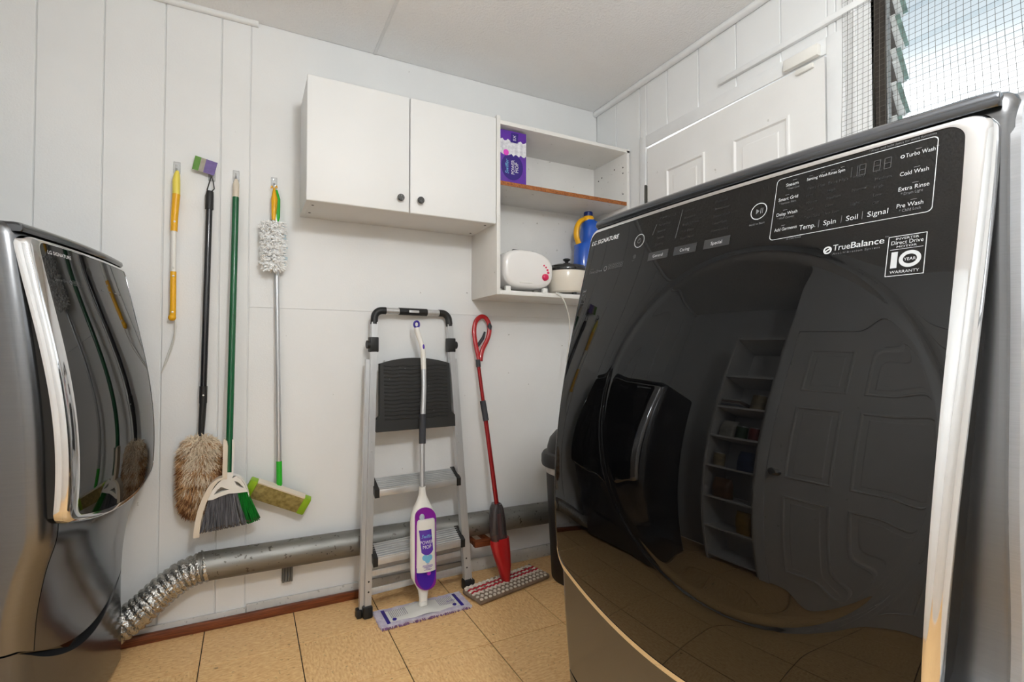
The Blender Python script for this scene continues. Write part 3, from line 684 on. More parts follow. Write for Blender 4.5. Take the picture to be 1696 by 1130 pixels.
to = thing('toaster', 'glossy white rounded toaster with raspberry dial and buttons on the lower shelf', 'toaster', (1.17, 2.16, 1.362))
def ttx(x, z): return x, z
out = []                                                         # side outline of the shell (x, z): fuller on the left, sloping on the right
for k in range(48):
    a = 2*math.pi*k/48; ca, sa = math.cos(a), math.sin(a); ex = 2/3.2
    hx = .136; hz = .091
    x = 1.168+hx*math.copysign(abs(ca)**ex, ca); z = 1.4735+hz*math.copysign(abs(sa)**ex, sa)
    if x > 1.168 and z > 1.4735: z -= .030*((x-1.168)/hx)**2*((z-1.4735)/hz)
    out.append((x, z))
M_ = MB(); n = len(out); V = []; lay = [(2.082, .80), (2.085, .90), (2.092, .96), (2.105, .99), (2.14, 1), (2.19, 1), (2.215, .98), (2.228, .94), (2.236, .86)]
for y, k in lay: V += [(1.168+(x-1.168)*k, y, 1.4735+(z-1.4735)*k) for x, z in out]
M_.add(V, [(i*n+k, i*n+(k+1) % n, (i+1)*n+(k+1) % n, (i+1)*n+k) for i in range(len(lay)-1) for k in range(n)]+[tuple(range(n)), tuple((len(lay)-1)*n+k for k in range(n))])
M_.build('shell', TOAST, to, 60)
for x in (1.065, 1.265):
    for y in (2.11, 2.20): MB().box((x-.013, y-.012, 1.362), (x+.013, y+.012, 1.390), .004).build('foot', WHTP, to)
def ydisc(mb, x, z, r, y0, y1, n=24):
    V = [(x+r*math.cos(2*math.pi*k/n), y0, z+r*math.sin(2*math.pi*k/n)) for k in range(n)]; mb.prism(V, (0, y1-y0, 0)); return mb
k = MB().lathe([(0, .016), (.009, .0155), (.0145, .012), (.016, .004), (.017, 0)], n=24, caps=False); k.v = [(1.252+x, 2.083-z, 1.438+y) for x, y, z in k.v]; k.build('dial', REDK, to)
for x, z, r in ((1.2465, 1.494, .0042), (1.2575, 1.486, .0044), (1.2655, 1.474, .0050), (1.2695, 1.461, .0062)):
    ydisc(MB(), x, z, r, 2.080, 2.094).build('button', REDK, to)
MB().box((1.10, 2.12, 1.5625), (1.21, 2.135, 1.5665), .001).build('slot', BLKP, to); MB().box((1.10, 2.17, 1.5625), (1.21, 2.185, 1.5665), .001).build('slot', BLKP, to)
MB().box((1.115, 2.079, 1.404), (1.185, 2.086, 1.412), .002).build('crumb_tray', WHTP, to)

ck = thing('slow_cooker', 'round cream slow cooker with black lid beside the white toaster', 'cooker', (1.408, 2.15, 1.362))
KC = (1.416, 2.144, 1.362)
MB().lathe([(0.0000, .012), (0.0784, .012), (0.0896, .02), (0.0992, .06), (0.1040, .118), (0.1024, .122), (0.0960, .120)], KC, 40, caps=False).build('pot', CERAM, ck)
MB().lathe([(0.1056, .120), (0.1072, .126), (0.1056, .134), (0.0976, .140), (0.0944, .137)], KC, 40, caps=False).build('rim', BLKLID, ck)
MB().lathe([(0.1024, .134), (0.0960, .147), (0.0640, .158), (0.0160, .162), (0.0000, .162)], KC, 40, caps=False).build('lid', BLKLID, ck)
MB().lathe([(0.0000, .160), (0.0096, .161), (0.0080, .170), (0.0104, .176), (0.0176, .180), (0.0192, .186), (0.0112, .190), (0.0000, .190)], KC, 24, caps=False).build('lid_knob', BLKP, ck)
for a in range(3): MB().lathe([(.012, 0), (.012, .013)], (KC[0]+.07*math.cos(a*2.094+.5), KC[1]+.07*math.sin(a*2.094+.5), KC[2]), 12).build('foot', BLKP, ck)
pc = [(1.36, 2.10, 1.366), (1.335, 2.085, 1.366), (1.318, 2.068, 1.366), wp(921, 486, 2.055), wp(930, 492, 2.045), wp(938, 508, 2.05), wp(943, 530, 2.07), wp(943, 560, 2.10), wp(938, 600, 2.15)]
def spline(P, n=8):
    P = [Vector(p) for p in P]; out = []
    for i in range(len(P)-1):
        a, b, c_, d_ = P[max(i-1, 0)], P[i], P[i+1], P[min(i+2, len(P)-1)]
        for k in range(n):
            t = k/n; out.append(.5*((2*b)+(c_-a)*t+(2*a-5*b+4*c_-d_)*t*t+(3*b-a-3*c_+d_)*t**3))
    return [tuple(p) for p in out]+[tuple(P[-1])]
MB().tube(spline(pc), .003, 8).build('power_cord', CORD, ck)

bt = thing('detergent_bottle', 'blue jug with orange-yellow handle and dark blue cap in the shelf corner', 'bottle', (1.56, 2.19, 1.362))
BC = (1.597, 2.207)
rows = []
for z, rx, ry, dx in ((1.3622, .070, .045, 0), (1.364, .078, .052, 0), (1.40, .082, .055, 0), (1.55, .082, .055, 0), (1.645, .080, .054, 0), (1.66, .064, .050, .015), (1.70, .062, .050, .020), (1.735, .058, .048, .020), (1.765, .044, .042, .012), (1.783, .026, .028, .002), (1.800, .021, .021, -.002)):
    rows.append([(BC[0]+dx+rx*math.copysign(abs(math.cos(a))**.7, math.cos(a)), BC[1]+ry*math.copysign(abs(math.sin(a))**.7, math.sin(a)), z) for a in [2*math.pi*k/32 for k in range(33)]])
MB().grid(rows).build('bottle_body', BLUEP, bt, 60)
MB().tube(spline([(1.534, 2.207, 1.650), (1.519, 2.207, 1.69), (1.522, 2.207, 1.735), (1.542, 2.207, 1.768), (1.567, 2.207, 1.783), (1.597, 2.207, 1.787)]), [.013]*30+[.012]*11, 12, sq=(1, 1.3)).lathe([(.0295, 1.776), (.031, 1.790), (.026, 1.801)], (1.595, 2.207, 0), 24).build('handle', YEL, bt)
MB().lathe([(.024, 1.800), (.024, 1.822), (.020, 1.826), (0, 1.826)], (1.595, 2.207, 0), 24, caps=False).build('cap', BLUED, bt)

# ================================================================== THINGS ON THE BACK WALL
def hook(px, py, label, hh=.046):
    X, _, Z = wp(px, py, YB-.003)
    h = thing('adhesive_hook', label, 'hook', (X, YB, Z), group='clear hooks on the back wall')
    MB().box((X-.0115, YB-.004, Z-hh/2), (X+.0115, YB, Z+hh/2), .004, 3).build('hook_plate', CLEAR, h)
    MB().tube(spline([(X, YB-.004, Z-.004), (X, YB-.012, Z-.010), (X, YB-.022, Z-.008), (X, YB-.024, Z+.004)], 4), [.003]*13, 8).build('hook_prong', CLEAR, h)
hook(293, 278, 'clear adhesive hook holding the yellow and white duster handle')
hook(391, 292, 'clear adhesive hook holding the green broom')
hook(454, 303, 'clear adhesive hook holding the white fluffy duster')
hook(351, 291, 'clear adhesive hook holding the black pole of the wool duster')

def T(pts, rs, n=12):                                            # tube through (px, py, Y)
    return MB().tube([wp(*p) for p in pts], rs, n)
# yellow extendable duster handle
t = thing('extendable_duster_handle', 'yellow and white telescopic duster handle with white wrist cord', 'handle', wp(286, 530, 2.33))
Y_ = 2.322
T([(292, 322, Y_), (292, 300, Y_), (293, 289, Y_), (294, 283, Y_-.001)], [.0130, .0130, .010, .005]).build('top_cap', YELP, t)
T([(288, 383, Y_), (289, 360, Y_), (292, 322, Y_)], [.0118, .0122, .0135]).build('grip', YEL, t)
T([(287, 452, Y_), (288, 383, Y_)], .0092).build('inner_tube', WHTP, t)
T([(286, 526, Y_), (286.5, 505, Y_), (287, 450, Y_)], [.0105, .0105, .0105]).build('lower_tube', YEL, t)
MB().ball(wp(285, 526, Y_), .0135).build('end_ball', YEL, t)
for p in ((289, 367), (287, 443), (287, 457), (285.5, 517)): MB().ball(wp(*p, Y_-.0105), (.004, .003, .004), 10, 6).build('lock_button', WHTP, t)
MB().tube(spline([wp(290, 531, Y_-.004), wp(289, 560, Y_), wp(282, 585, 2.335), wp(269, 614, 2.343), wp(268, 617, 2.343), wp(274, 598, 2.343), wp(284, 570, 2.338), wp(291, 545, 2.33), wp(290, 531, Y_)], 6), .0022, 6).build('wrist_cord', CORD, t)

# wool duster with black pole
t = thing('lambswool_duster', 'black telescopic pole ending in a fluffy tan lambswool head', 'duster', wp(332, 860, 2.30))
T([(348, 317, 2.328), (347, 325, 2.327), (346.5, 347, 2.326)], [.012, .0145, .0145]).build('pole_cap', BLKP, t)
T([(346.5, 346, 2.326), (337, 640, 2.312)], .0118).build('pole', BLKM, t)
T([(337, 640, 2.312), (336.3, 668, 2.311)], .0138).build('collar', BLKP, t)
T([(336.3, 668, 2.311), (334, 705, 2.309), (333, 722, 2.308)], [.0125, .0115, .010]).build('lower_grip', BLKP, t)
MB().tube([wp(*p) for p in ((343, 315, 2.325), (346, 305, 2.324), (350, 292, 2.323), (353, 300, 2.324), (355, 313, 2.325), (351, 317, 2.326))], .0022, 8).build('hang_loop', BLKP, t)
MB().ball(wp(336.6, 655, 2.297), .0035, 8, 6).build('lock_pin', WHTP, t)
WCx, WCy, WCz = wp(331, 787, 2.303); RX, RY, RZ = .067, .040, .157
MB().ball((WCx, WCy, WCz), (RX*.9, RY*.85, RZ*.94), 20, 14).build('head_core', WOOL, t)
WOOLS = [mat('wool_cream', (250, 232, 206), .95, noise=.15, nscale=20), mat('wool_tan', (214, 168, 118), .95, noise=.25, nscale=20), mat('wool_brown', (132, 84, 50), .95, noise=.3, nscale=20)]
WV = [([], []), ([], []), ([], [])]
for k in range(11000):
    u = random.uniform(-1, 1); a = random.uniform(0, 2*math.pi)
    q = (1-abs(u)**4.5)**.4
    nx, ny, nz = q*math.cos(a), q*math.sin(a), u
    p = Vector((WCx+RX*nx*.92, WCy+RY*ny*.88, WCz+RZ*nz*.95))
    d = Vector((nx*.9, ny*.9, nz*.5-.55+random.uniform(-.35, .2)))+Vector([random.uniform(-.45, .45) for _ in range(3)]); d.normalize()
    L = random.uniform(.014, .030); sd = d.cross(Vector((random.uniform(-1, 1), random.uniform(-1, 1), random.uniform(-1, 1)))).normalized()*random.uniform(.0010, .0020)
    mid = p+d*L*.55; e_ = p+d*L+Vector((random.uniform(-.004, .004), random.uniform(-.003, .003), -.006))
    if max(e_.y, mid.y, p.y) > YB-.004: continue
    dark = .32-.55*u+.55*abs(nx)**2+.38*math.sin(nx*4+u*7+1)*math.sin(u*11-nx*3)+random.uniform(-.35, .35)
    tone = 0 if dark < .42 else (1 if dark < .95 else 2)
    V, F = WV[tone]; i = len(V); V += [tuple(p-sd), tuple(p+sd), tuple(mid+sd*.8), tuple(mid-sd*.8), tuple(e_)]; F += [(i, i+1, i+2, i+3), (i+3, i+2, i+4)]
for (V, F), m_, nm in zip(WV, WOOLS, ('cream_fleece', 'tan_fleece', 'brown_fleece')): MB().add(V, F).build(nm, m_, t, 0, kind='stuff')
# card above it
cd = thing('hang_card', 'small tilted purple and green product card behind the black pole loop', 'card', wp(340, 288, 2.322))
def quadpx(pts, Y, th=.0012): return MB().prism([wp(x_, y_, Y) for x_, y_ in pts], (0, th, 0))
A_, B_, C_, D_ = (323.5, 257.5), (360.5, 270), (354.5, 291), (318, 279.5)
def lp2(p, q_, k): return (p[0]+(q_[0]-p[0])*k, p[1]+(q_[1]-p[1])*k)
for k0, k1, m_, nm in ((0, .28, CARDG, 'green_band'), (.28, .5, CARDT, 'pale_band'), (.5, 1, CARDP, 'purple_band')):
    quadpx([lp2(A_, B_, k0), lp2(A_, B_, k1), lp2(D_, C_, k1), lp2(D_, C_, k0)], 2.321).build(nm, m_, cd, 0)

# green broom with dustpan
t = thing('angle_broom', 'green handled angle broom with grey and green bristles', 'broom', wp(385, 875, 2.26))
def by(py): return 2.328+(2.248-2.328)*(py-290)/(800-290)       # pole leans away from the wall towards the head
T([(390.5, 328, by(328)), (391, 305, by(305)), (391.5, 297, by(297))], [.0118, .0118, .006]).build('pole_cap', CREAMP, t)
T([(378.5, 792, by(792)), (390.5, 327, by(327))], .0122).build('pole', GRN, t)
YF = 2.234
outer = [(375.5, 783), (384.5, 783), (385, 792), (391, 789), (399, 794), (406, 805), (410, 815), (404, 815.5), (392, 817), (379, 818), (364, 823), (353, 828), (344, 829.5), (346, 822), (352, 812), (360, 802), (367, 795), (375, 792)]
h1 = [(354, 820), (361, 811), (366, 806.5), (372, 809), (380, 811.5), (370, 813.5)]
h2 = [(388.5, 797), (395, 799.5), (402, 806), (404, 808.5), (396, 806.5), (391, 803)]
bm = bmesh.new()
def loopedges(pts):
    vs = [bm.verts.new(wp(x_, y_, YF)) for x_, y_ in pts]; return [bm.edges.new((vs[i], vs[(i+1) % len(vs)])) for i in range(len(vs))]
ed = loopedges(outer)+loopedges(h1)+loopedges(h2)
bmesh.ops.triangle_fill(bm, edges=ed, use_beauty=True, use_dissolve=False); bm.verts.index_update()
r_ = bmesh.ops.extrude_face_region(bm, geom=bm.faces[:])
for v in r_['geom']:
    if isinstance(v, bmesh.types.BMVert): v.co.y += .026
bm.verts.index_update()
MB().add([v.co[:] for v in bm.verts], [[v.index for v in f.verts] for f in bm.faces]).build('head_frame', WHTP, t, 30); bm.free()
def bristles(n, top0, top1, bot0, bot1, m_, nm, tipm=False):
    M_ = MB()
    for k in range(n):
        q = (k+random.uniform(0, 1))/n; a = lp2(top0, top1, q); c_ = lp2(bot0, bot1, min(1, max(0, q+random.uniform(-.03, .03))))
        sag = (4*q*(1-q))*4
        y0 = YF+.004+random.uniform(0, .018); y1 = YF-.006+random.uniform(0, .030)
        A2 = wp(a[0], a[1]-3, y0); C2 = wp(c_[0], c_[1]+random.uniform(-3, 2)-sag*0, y1); Mm = tuple((Vector(A2)+Vector(C2))/2+Vector((0, -.002, 0)))
        M_.tube([A2, Mm, C2], [.0013, .0016, .0013], 4, caps=False)
    M_.build(nm, m_, t, 0, kind='stuff')
bristles(170, (346, 830), (393, 817.5), (330, 883), (408, 868), BRG, 'grey_bristles')
bristles(80, (393, 817.5), (409, 815), (408, 868), (431, 859), BRGN, 'green_bristles')
M_ = MB()
for k in range(260):
    q = random.random(); c_ = lp2((331, 881), (431, 858), q); p = wp(c_[0], c_[1]+random.uniform(-3, 1)+4*q*(1-q), YF-.006+random.uniform(0, .03)); d = [random.uniform(-.005, .005) for _ in range(3)]
    M_.tube([p, (p[0]+d[0], p[1]+d[1]*.5, p[2]+d[2]-.003)], .0011, 3, caps=False)
M_.build('bristle_dust', DUSTB, t, 0, kind='stuff')
dp = thing('dustpan', 'cream plastic dustpan clipped behind the green broom head', 'dustpan', wp(350, 888, 2.28))
Lw = [(369, 791), (358, 795), (346, 806), (335, 826), (326, 851), (321, 877), (320, 892)]
Rw = [(386, 788), (394, 790), (402, 797), (408, 808), (412, 824)]
YP0, YP1 = 2.239, 2.270
def wall_strip(pts, ya, yb, th=.003):                              # curved wall, th px thick
    P = [Vector(p) for p in spline([wp(x_, y_, ya) for x_, y_ in pts], 6)]
    M_ = MB(); rows = []
    N = len(P)
    for dx, y in ((0, yb), (0, ya), (th, ya), (th, yb)):
        row = []
        for i in range(N):
            tt = (P[min(i+1, N-1)]-P[max(i-1, 0)]).normalized(); nn = Vector((-tt.z, 0, tt.x)); dq = dx*min(1, .35+i/N*1.6); row.append((P[i].x+nn.x*dq, y, P[i].z+nn.z*dq))
        rows.append(row)
    rows.append(rows[0]); return M_.grid(rows)
wall_strip(Lw, YP0-.012, YP1, .019).build('side_wall', CREAMP, dp, 40)
wall_strip(Rw, YP0-.004, YP1).build('side_wall', WHTP, dp, 40)
plate = [(386, 789), (400, 796), (410, 818), (417, 848), (380, 868), (322, 888), (327, 851), (336, 826), (347, 806), (359, 795), (370, 790)]
MB().prism([wp(x_, y_, YP1) for x_, y_ in plate], (0, .003, 0)).build('pan_plate', CREAMP, dp, 20)
MB().prism([wp(x_, y_, YP0-.008) for x_, y_ in ((368, 794), (376, 794), (377.5, 740), (376, 732), (372, 727.5), (370, 729))], (0, .03, 0)).build('clip_post', CREAMP, dp, 30)
MB().prism([wp(x_, y_, YP0-.004) for x_, y_ in ((383.5, 790), (386, 790), (388, 735), (386.5, 729), (384.5, 729))], (0, .026, 0)).build('clip_post', WHTP, dp, 30)

# white fluffy duster with yellow and green handle
t = thing('fluffy_hand_duster', 'white fluffy hand duster with yellow and green handle', 'duster', wp(455, 440, 2.31))
T([(454, 312, 2.324), (454.5, 330, 2.318), (454, 345, 2.314), (453, 365, 2.312)], [.004, .0125, .0105, .0075]).build('handle_front', YEL, t)
T([(458, 315, 2.332), (460.5, 330, 2.330), (460, 360, 2.330), (458, 371, 2.330)], [.004, .009, .009, .005]).build('handle_back', BGRN, t)
MB().tube(spline([wp(449, 312, 2.323), wp(450, 308, 2.323), wp(454, 313, 2.321), wp(458, 308, 2.323), wp(459, 312, 2.323)], 4), .0022, 6).build('hang_fork', YEL, t)
T([(453, 362, 2.312), (452.5, 440, 2.312)], .0045).build('fork_tine', WHTP, t)
for m_, nm, cnt in ((FLUFF, 'fluff', 1400), (FLUFFB, 'blue_fluff', 120)):
    M_ = MB()
    for k in range(cnt):
        py_ = random.uniform(370, 442); px_ = 452.5+random.uniform(-4, 4)
        a = random.uniform(0, 2*math.pi)
        p = Vector(wp(px_, py_, 2.308)); L = random.uniform(.030, .050)*(1 if nm == 'fluff' else .98)
        if nm == 'blue_fluff': a = random.uniform(-.5, .6)
        d = Vector((math.cos(a)*1.0, -abs(math.sin(a))*.55 if random.random() < .8 else .3, random.uniform(-.55, .15))).normalized()
        e_ = p+d*L; m2 = p+d*L*.5+Vector((0, -.003, .003))
        if max(e_.y, m2.y) > YB-.004: continue
        M_.tube([tuple(p), tuple(m2), tuple(e_)], [.0030, .0044, .0030], 5)
    M_.build(nm, m_, t, 0, kind='stuff')

# sponge mop with silver pole
t = thing('flat_sponge_mop', 'silver poled mop with lime ended tan sponge head hanging askew', 'mop', wp(462, 830, 2.27))
def sy(py): return 2.334+(2.300-2.334)*(py-320)/(800-320)
T([(462.2, 768, sy(768)), (461, 653, sy(653))], .0100).build('lower_pole', STEELP, t)
T([(461, 653, sy(653)), (456.5, 330, sy(330))], .0090).build('upper_pole', STEELP, t)
T([(462.8, 803, sy(803)), (462.2, 764, sy(764))], .0112).build('grip', BGRN, t)
c0 = Vector(wp(409.5, 804, 2.300)); c1 = Vector(wp(509, 837, 2.300)); ax = (c1-c0).normalized(); upv = Vector((0, -.30, 1)); upv = (upv-ax*upv.dot(ax)).normalized(); nv = ax.cross(upv)
mm = Matrix((ax, nv, upv)).transposed().to_4x4(); mm.translation = (c0+c1)/2; Lh = (c1-c0).length/2; HH = .037
def hb(x0, x1, y0, y1, z0, z1, bev): M_ = MB(); M_.m = mm; return M_.box((x0, y0, z0), (x1, y1, z1), bev, 2)
hb(-Lh+.028, Lh-.028, -.010, .020, -HH, HH, .003).build('sponge_block', PADM, t)
hb(-Lh, -Lh+.030, -.012, .022, -HH-.001, HH+.001, .005).build('end_cap', LIME, t); hb(Lh-.030, Lh, -.012, .022, -HH-.001, HH+.001, .005).build('end_cap', LIME, t)
hb(-Lh+.028, Lh-.028, -.011, .021, HH-.004, HH+.003, .001).build('top_rail', CREAMP, t)
M_ = MB(); M_.m = mm
for i in range(40):
    for j in range(11):
        x_ = -Lh+.036+(2*Lh-.072)*i/39; z_ = -HH+.007+(2*HH-.018)*j/10; M_.box((x_-.0014, -.0115, z_-.0018), (x_+.0014, -.0098, z_+.0018))
M_.build('scrub_dots', mat('scrub_dot', (196, 178, 118), .8), t, 0, kind='stuff')
T([(462.8, 803, sy(803)), (463.5, 822, 2.303)], .009).build('head_joint', BGRN, t)

# ------------------------------------------------------------------ vent duct
DCZ, DR = .250, .0545
dk = thing('dryer_vent_duct', 'dusty galvanised vent pipe running along the wall with crumpled foil hose', 'duct', (.5, YB-.07, .19))
xs = np.linspace(-.165, XR-.02, 30)
MB().tube([(x_, YB-.056, DCZ+.010-.016*(x_+.165)/1.9) for x_ in xs], DR, 28).build('rigid_pipe', GALV, dk)
pth = spline([(-.13, YB-.056, DCZ+.010), (-.20, YB-.060, .245), (-.27, YB-.074, .205), (-.34, YB-.095, .150), (-.41, YB-.105, .108), (-.465, YB-.120, .092), (-.50, YB-.150, .090), (-.51, YB-.185, .090)], 14)
P = [Vector(p) for p in pth]; dist = [0]
for a, b in zip(P[:-1], P[1:]): dist.append(dist[-1]+(b-a).length)
N = int(dist[-1]/.0035); pts = []; rad = []
for i in range(N):
    d = dist[-1]*i/(N-1); j = min(int(np.searchsorted(dist, d, 'right'))-1, len(P)-2); k = (d-dist[j])/max(dist[j+1]-dist[j], 1e-6); pts.append(tuple(P[j].lerp(P[j+1], k)))
    ph = (d/.021) % 1; rad.append(.049+.0080*abs(math.sin(math.pi*ph))**.6)
mb = MB().tube(pts, rad, 30)
rng = np.random.RandomState(3); mb.v = [(x_+rng.uniform(-.0012, .0012), y_+rng.uniform(-.0012, .0012), z_+rng.uniform(-.0012, .0012)) for x_, y_, z_ in mb.v]
mb.build('foil_hose', FOIL, dk, 80)
MB().tube([(-.150+.004*math.sin(k), YB-.056+(DR+.003)*math.cos(2*math.pi*k/24), DCZ+.010+(DR+.003)*math.sin(2*math.pi*k/24)) for k in range(25)], .0028, 6).build('wire_clamp', GALV, dk)
sp_ = thing('pipe_strap', 'short pleated grey strap under the galvanised pipe', 'strap', (.151, YB-.03, .13))
M_ = MB()
for k in range(4): M_.box((.131+k*.0105, YB-.030, .128), (.1405+k*.0105, YB-.002, .232), .003)
M_.build('pleat', mat('grey_strap', (104, 104, 102), .6), sp_)
wk = thing('wood_pipe_bracket', 'small reddish wooden block bracket propping the pipe beside the red mop', 'bracket', (.98, YB-.09, .17))
MB().box((.945, YB-.145, .168), (1.035, YB-.115, .196), .002).build('front_block', WOODTR, wk)
MB().box((.945, YB-.115, .172), (.965, YB-.002, .192), .002).build('side_block', WOODTR, wk); MB().box((1.015, YB-.115, .172), (1.035, YB-.002, .192), .002).build('side_block', WOODTR, wk)
ob = thing('wall_outlet_box', 'small white junction box low on the wall behind the ladder', 'outlet', (.84, YB-.02, .1))
MB().box((.800, YB-.022, .075), (.868, YB-.001, .165), .004).build('box_body', TRIMW, ob); MB().lathe([(.004, 0), (.004, .003)], (0, 0, 0), 8).build('screw', SCREW, ob).location = MATX[ob.name].inverted() @ Vector((.834, YB-.0255, .12))

# ------------------------------------------------------------------ step ladder
LO = (.667, 2.160, 0); LR = R(5.0); LEAN = .116
ld_ = thing('step_ladder', 'folded aluminium step ladder with black platform leaning on the wall', 'ladder', LO, LR)
def lx(z): return .229-.048*z/1.27
def lsh(z): return .020*z/1.27
def L_(x, y, z): return (x+lsh(z), y+LEAN*z, z)
def rail(sx, y0, z0, z1, wid, dep, m_, nm, dx=0):
    a = L_(sx*(lx(z0)+dx), y0, z0); b = L_(sx*(lx(z1)+dx), y0, z1)
    V = []
    for p in (a, b): V += [(p[0]-wid/2, p[1]-dep/2, p[2]), (p[0]+wid/2, p[1]-dep/2, p[2]), (p[0]+wid/2, p[1]+dep/2, p[2]), (p[0]-wid/2, p[1]+dep/2, p[2])]
    return MB().add(V, [(0, 1, 2, 3), (7, 6, 5, 4), (0, 4, 5, 1), (1, 5, 6, 2), (2, 6, 7, 3), (3, 7, 4, 0)]).build(nm, m_, ld_, 0, local=True)
for sx in (-1, 1):
    rail(sx, 0, .03, 1.215, .026, .026, ALU, 'front_rail')
    rail(sx, .012, .02, 1.05, .016, .020, ALU, 'rear_rail', .022)
    MB().box(L_(sx*lx(.0)-.019, -.020, 0), L_(sx*lx(.0)+.019, .020, .048), .007).build('foot', BLKP, ld_, local=True)
    MB().box(L_(sx*(lx(.0)+.030)-.010, .000, 0), L_(sx*(lx(.0)+.030)+.010, .030, .035), .004).build('foot', BLKP, ld_, local=True)
    z = 1.115; xx = sx*lx(z)+lsh(z); yy_ = LEAN*z
    MB().box((xx-.019, yy_-.018, z-.033), (xx+.019, yy_+.020, z+.033), .004).tube([(xx+sx*.015, yy_, z), (xx+sx*.030, yy_, z)], .018, 16).build('hinge_collar', BLKP, ld_, local=True)
    for z in (.10, .14, .52, .66, .70): xx = sx*(lx(z)-.0)+lsh(z); MB().ball((xx, LEAN*z-.0135, z), (.004, .002, .004), 8, 6).build('rivet', SCREW if z < .2 else ALUD, ld_, local=True)
# top bow: corners black, bar aluminium with black grip
zt = 1.268; hx = lx(zt); Zc = lambda z: L_(0, 0, z)
for sx in (-1, 1):
    pts = [L_(sx*lx(1.205), 0, 1.205)]+[L_(sx*(hx-.036+.036*math.cos(a)), 0, zt-.036+.036*math.sin(a)) for a in np.linspace(0, math.pi/2, 9)]+[L_(sx*(hx-.052), 0, zt)]
    MB().tube(pts, .0165, 14, sq=(1, .95)).build('corner_sleeve', BLKP, ld_, local=True)
MB().tube([L_(-hx+.05, 0, zt), L_(hx-.05, 0, zt)], .0145, 14).build('top_bar', ALU, ld_, local=True)
MB().tube([L_(-.068, 0, zt), L_(.068, 0, zt)], .0170, 14).build('top_grip', BLKP, ld_, local=True)
MB().box(L_(-.024, -.0185, zt-.006), L_(.024, -.016, zt+.006), .002).build('grip_badge', ALUD, ld_, local=True)
# steps
def step(z0, z1, hx_):
    st = None
    yA = LEAN*z0-.030; yB = LEAN*z0+.040
    M_ = MB(); n = 7
    for k in range(n):
        q0, q1 = k/n, (k+.78)/n
        M_.box((-hx_+lsh(z0), yA+(yB-yA)*q0, z0+(z1-z0)*q0-.010), (hx_+lsh(z0), yA+(yB-yA)*q1, z0+(z1-z0)*q1+.003), .0015, 1)
    M_.box((-hx_+lsh(z0), yA-.002, z0-.026), (hx_+lsh(z0), yA+.006, z0+.001), .002)
    st = M_.build('step', ALUD, ld_, 30, local=True)
    for sx in (-1, 1):
        x_ = sx*hx_+lsh(z0); V = [(x_-.010, yA-.005, z0-.030), (x_-.010, yA-.005, z0+.004), (x_-.010, yB, z1+.006), (x_-.010, yB, z1-.014)]
        MB().prism(V, (.020, 0, 0)).build('step_end', BLKP, st, 0, local=True)
step(.228, .268, lx(.23)-.020); step(.500, .536, lx(.5)-.020)
for z in (.155, .085): MB().box((-lx(z)-.005+lsh(z), LEAN*z+.016, z-.014), (lx(z)+.005+lsh(z), LEAN*z+.024, z+.014), .003).build('rear_brace', ALU, ld_, local=True)
# platform: folded up black plate with arched top and wavy ribs
pl = []
zb_, zs_, zp = .738, 1.030, 1.056
for x_, z in [(-.186, zb_), (.186, zb_), (.186, zb_+.052), (.170, zb_+.068), (.166, zs_)]: pl.append((x_, z))
for k in range(1, 12): q = k/12; pl.append((.166-.332*q, zs_+(zp-zs_)*4*q*(1-q)))
pl += [(-.166, zs_), (-.170, zb_+.068), (-.186, zb_+.052)]
pf = MB().prism([(x_+lsh(z), LEAN*z-.024, z) for x_, z in pl], (0, .026, 0)).build('platform', BLKD, ld_, 30, local=True)
M_ = MB()
for k in range(15):
    z = zb_+.050+k*.0165
    w_ = .150 if z < zs_-.01 else .135
    M_.tube([(x_+lsh(z), LEAN*z-.0235, z+.0022*math.sin(x_*75)) for x_ in np.linspace(-w_, w_, 33)], .0034, 6)
M_.build('grip_ribs', BLKD, pf, 50, local=True)

# ------------------------------------------------------------------ white and purple spray mop leaning on the ladder
wm = thing('spray_mop', 'white and purple spray mop with silver pole leaning on the ladder', 'mop', (.656, 2.086, 0))
def mp_(px, py):                                                   # point in the leaning plane of the mop
    d = ray(px, py)
    k = .160/1.2; s__ = (2.080+k*CAM_H)/(d[1]-k*d[2]); return tuple(_C+d*s__)
def TM(pts, rs, n=14, sq=None): return MB().tube([mp_(*p) for p in pts], rs, n, up=(0, -1, 0), sq=sq)
TM([(700, 702, ), (702, 640), (701.5, 610)], .0115).build('pole_upper', STEELP, wm)
TM([(699.5, 806), (699.5, 728)], .0108).build('pole_lower', STEELP, wm)
TM([(699.5, 735), (700, 686)], .0148).build('foam_grip', DKGREY, wm)
hp = spline([mp_(701.5, 612), mp_(700.5, 585), mp_(698, 570), mp_(692, 552), mp_(690, 543)], 5); MB().tube(hp, [.0118]*len(hp), 14).build('handle', WHTP, wm)
hm = Vector(mp_(690, 537.5)); MB().tube([tuple(hm+Vector((.0115*math.cos(a), 0, .0140*math.sin(a)))) for a in np.linspace(0, 2*math.pi, 25)], .0048, 8, caps=False).build('hang_ring', INDIGO, wm)
q = Vector(mp_(700, 575)); MB().ball(q+Vector((.001, -.0095, 0)), (.005, .005, .013), 12, 8).build('trigger', PURP, wm)
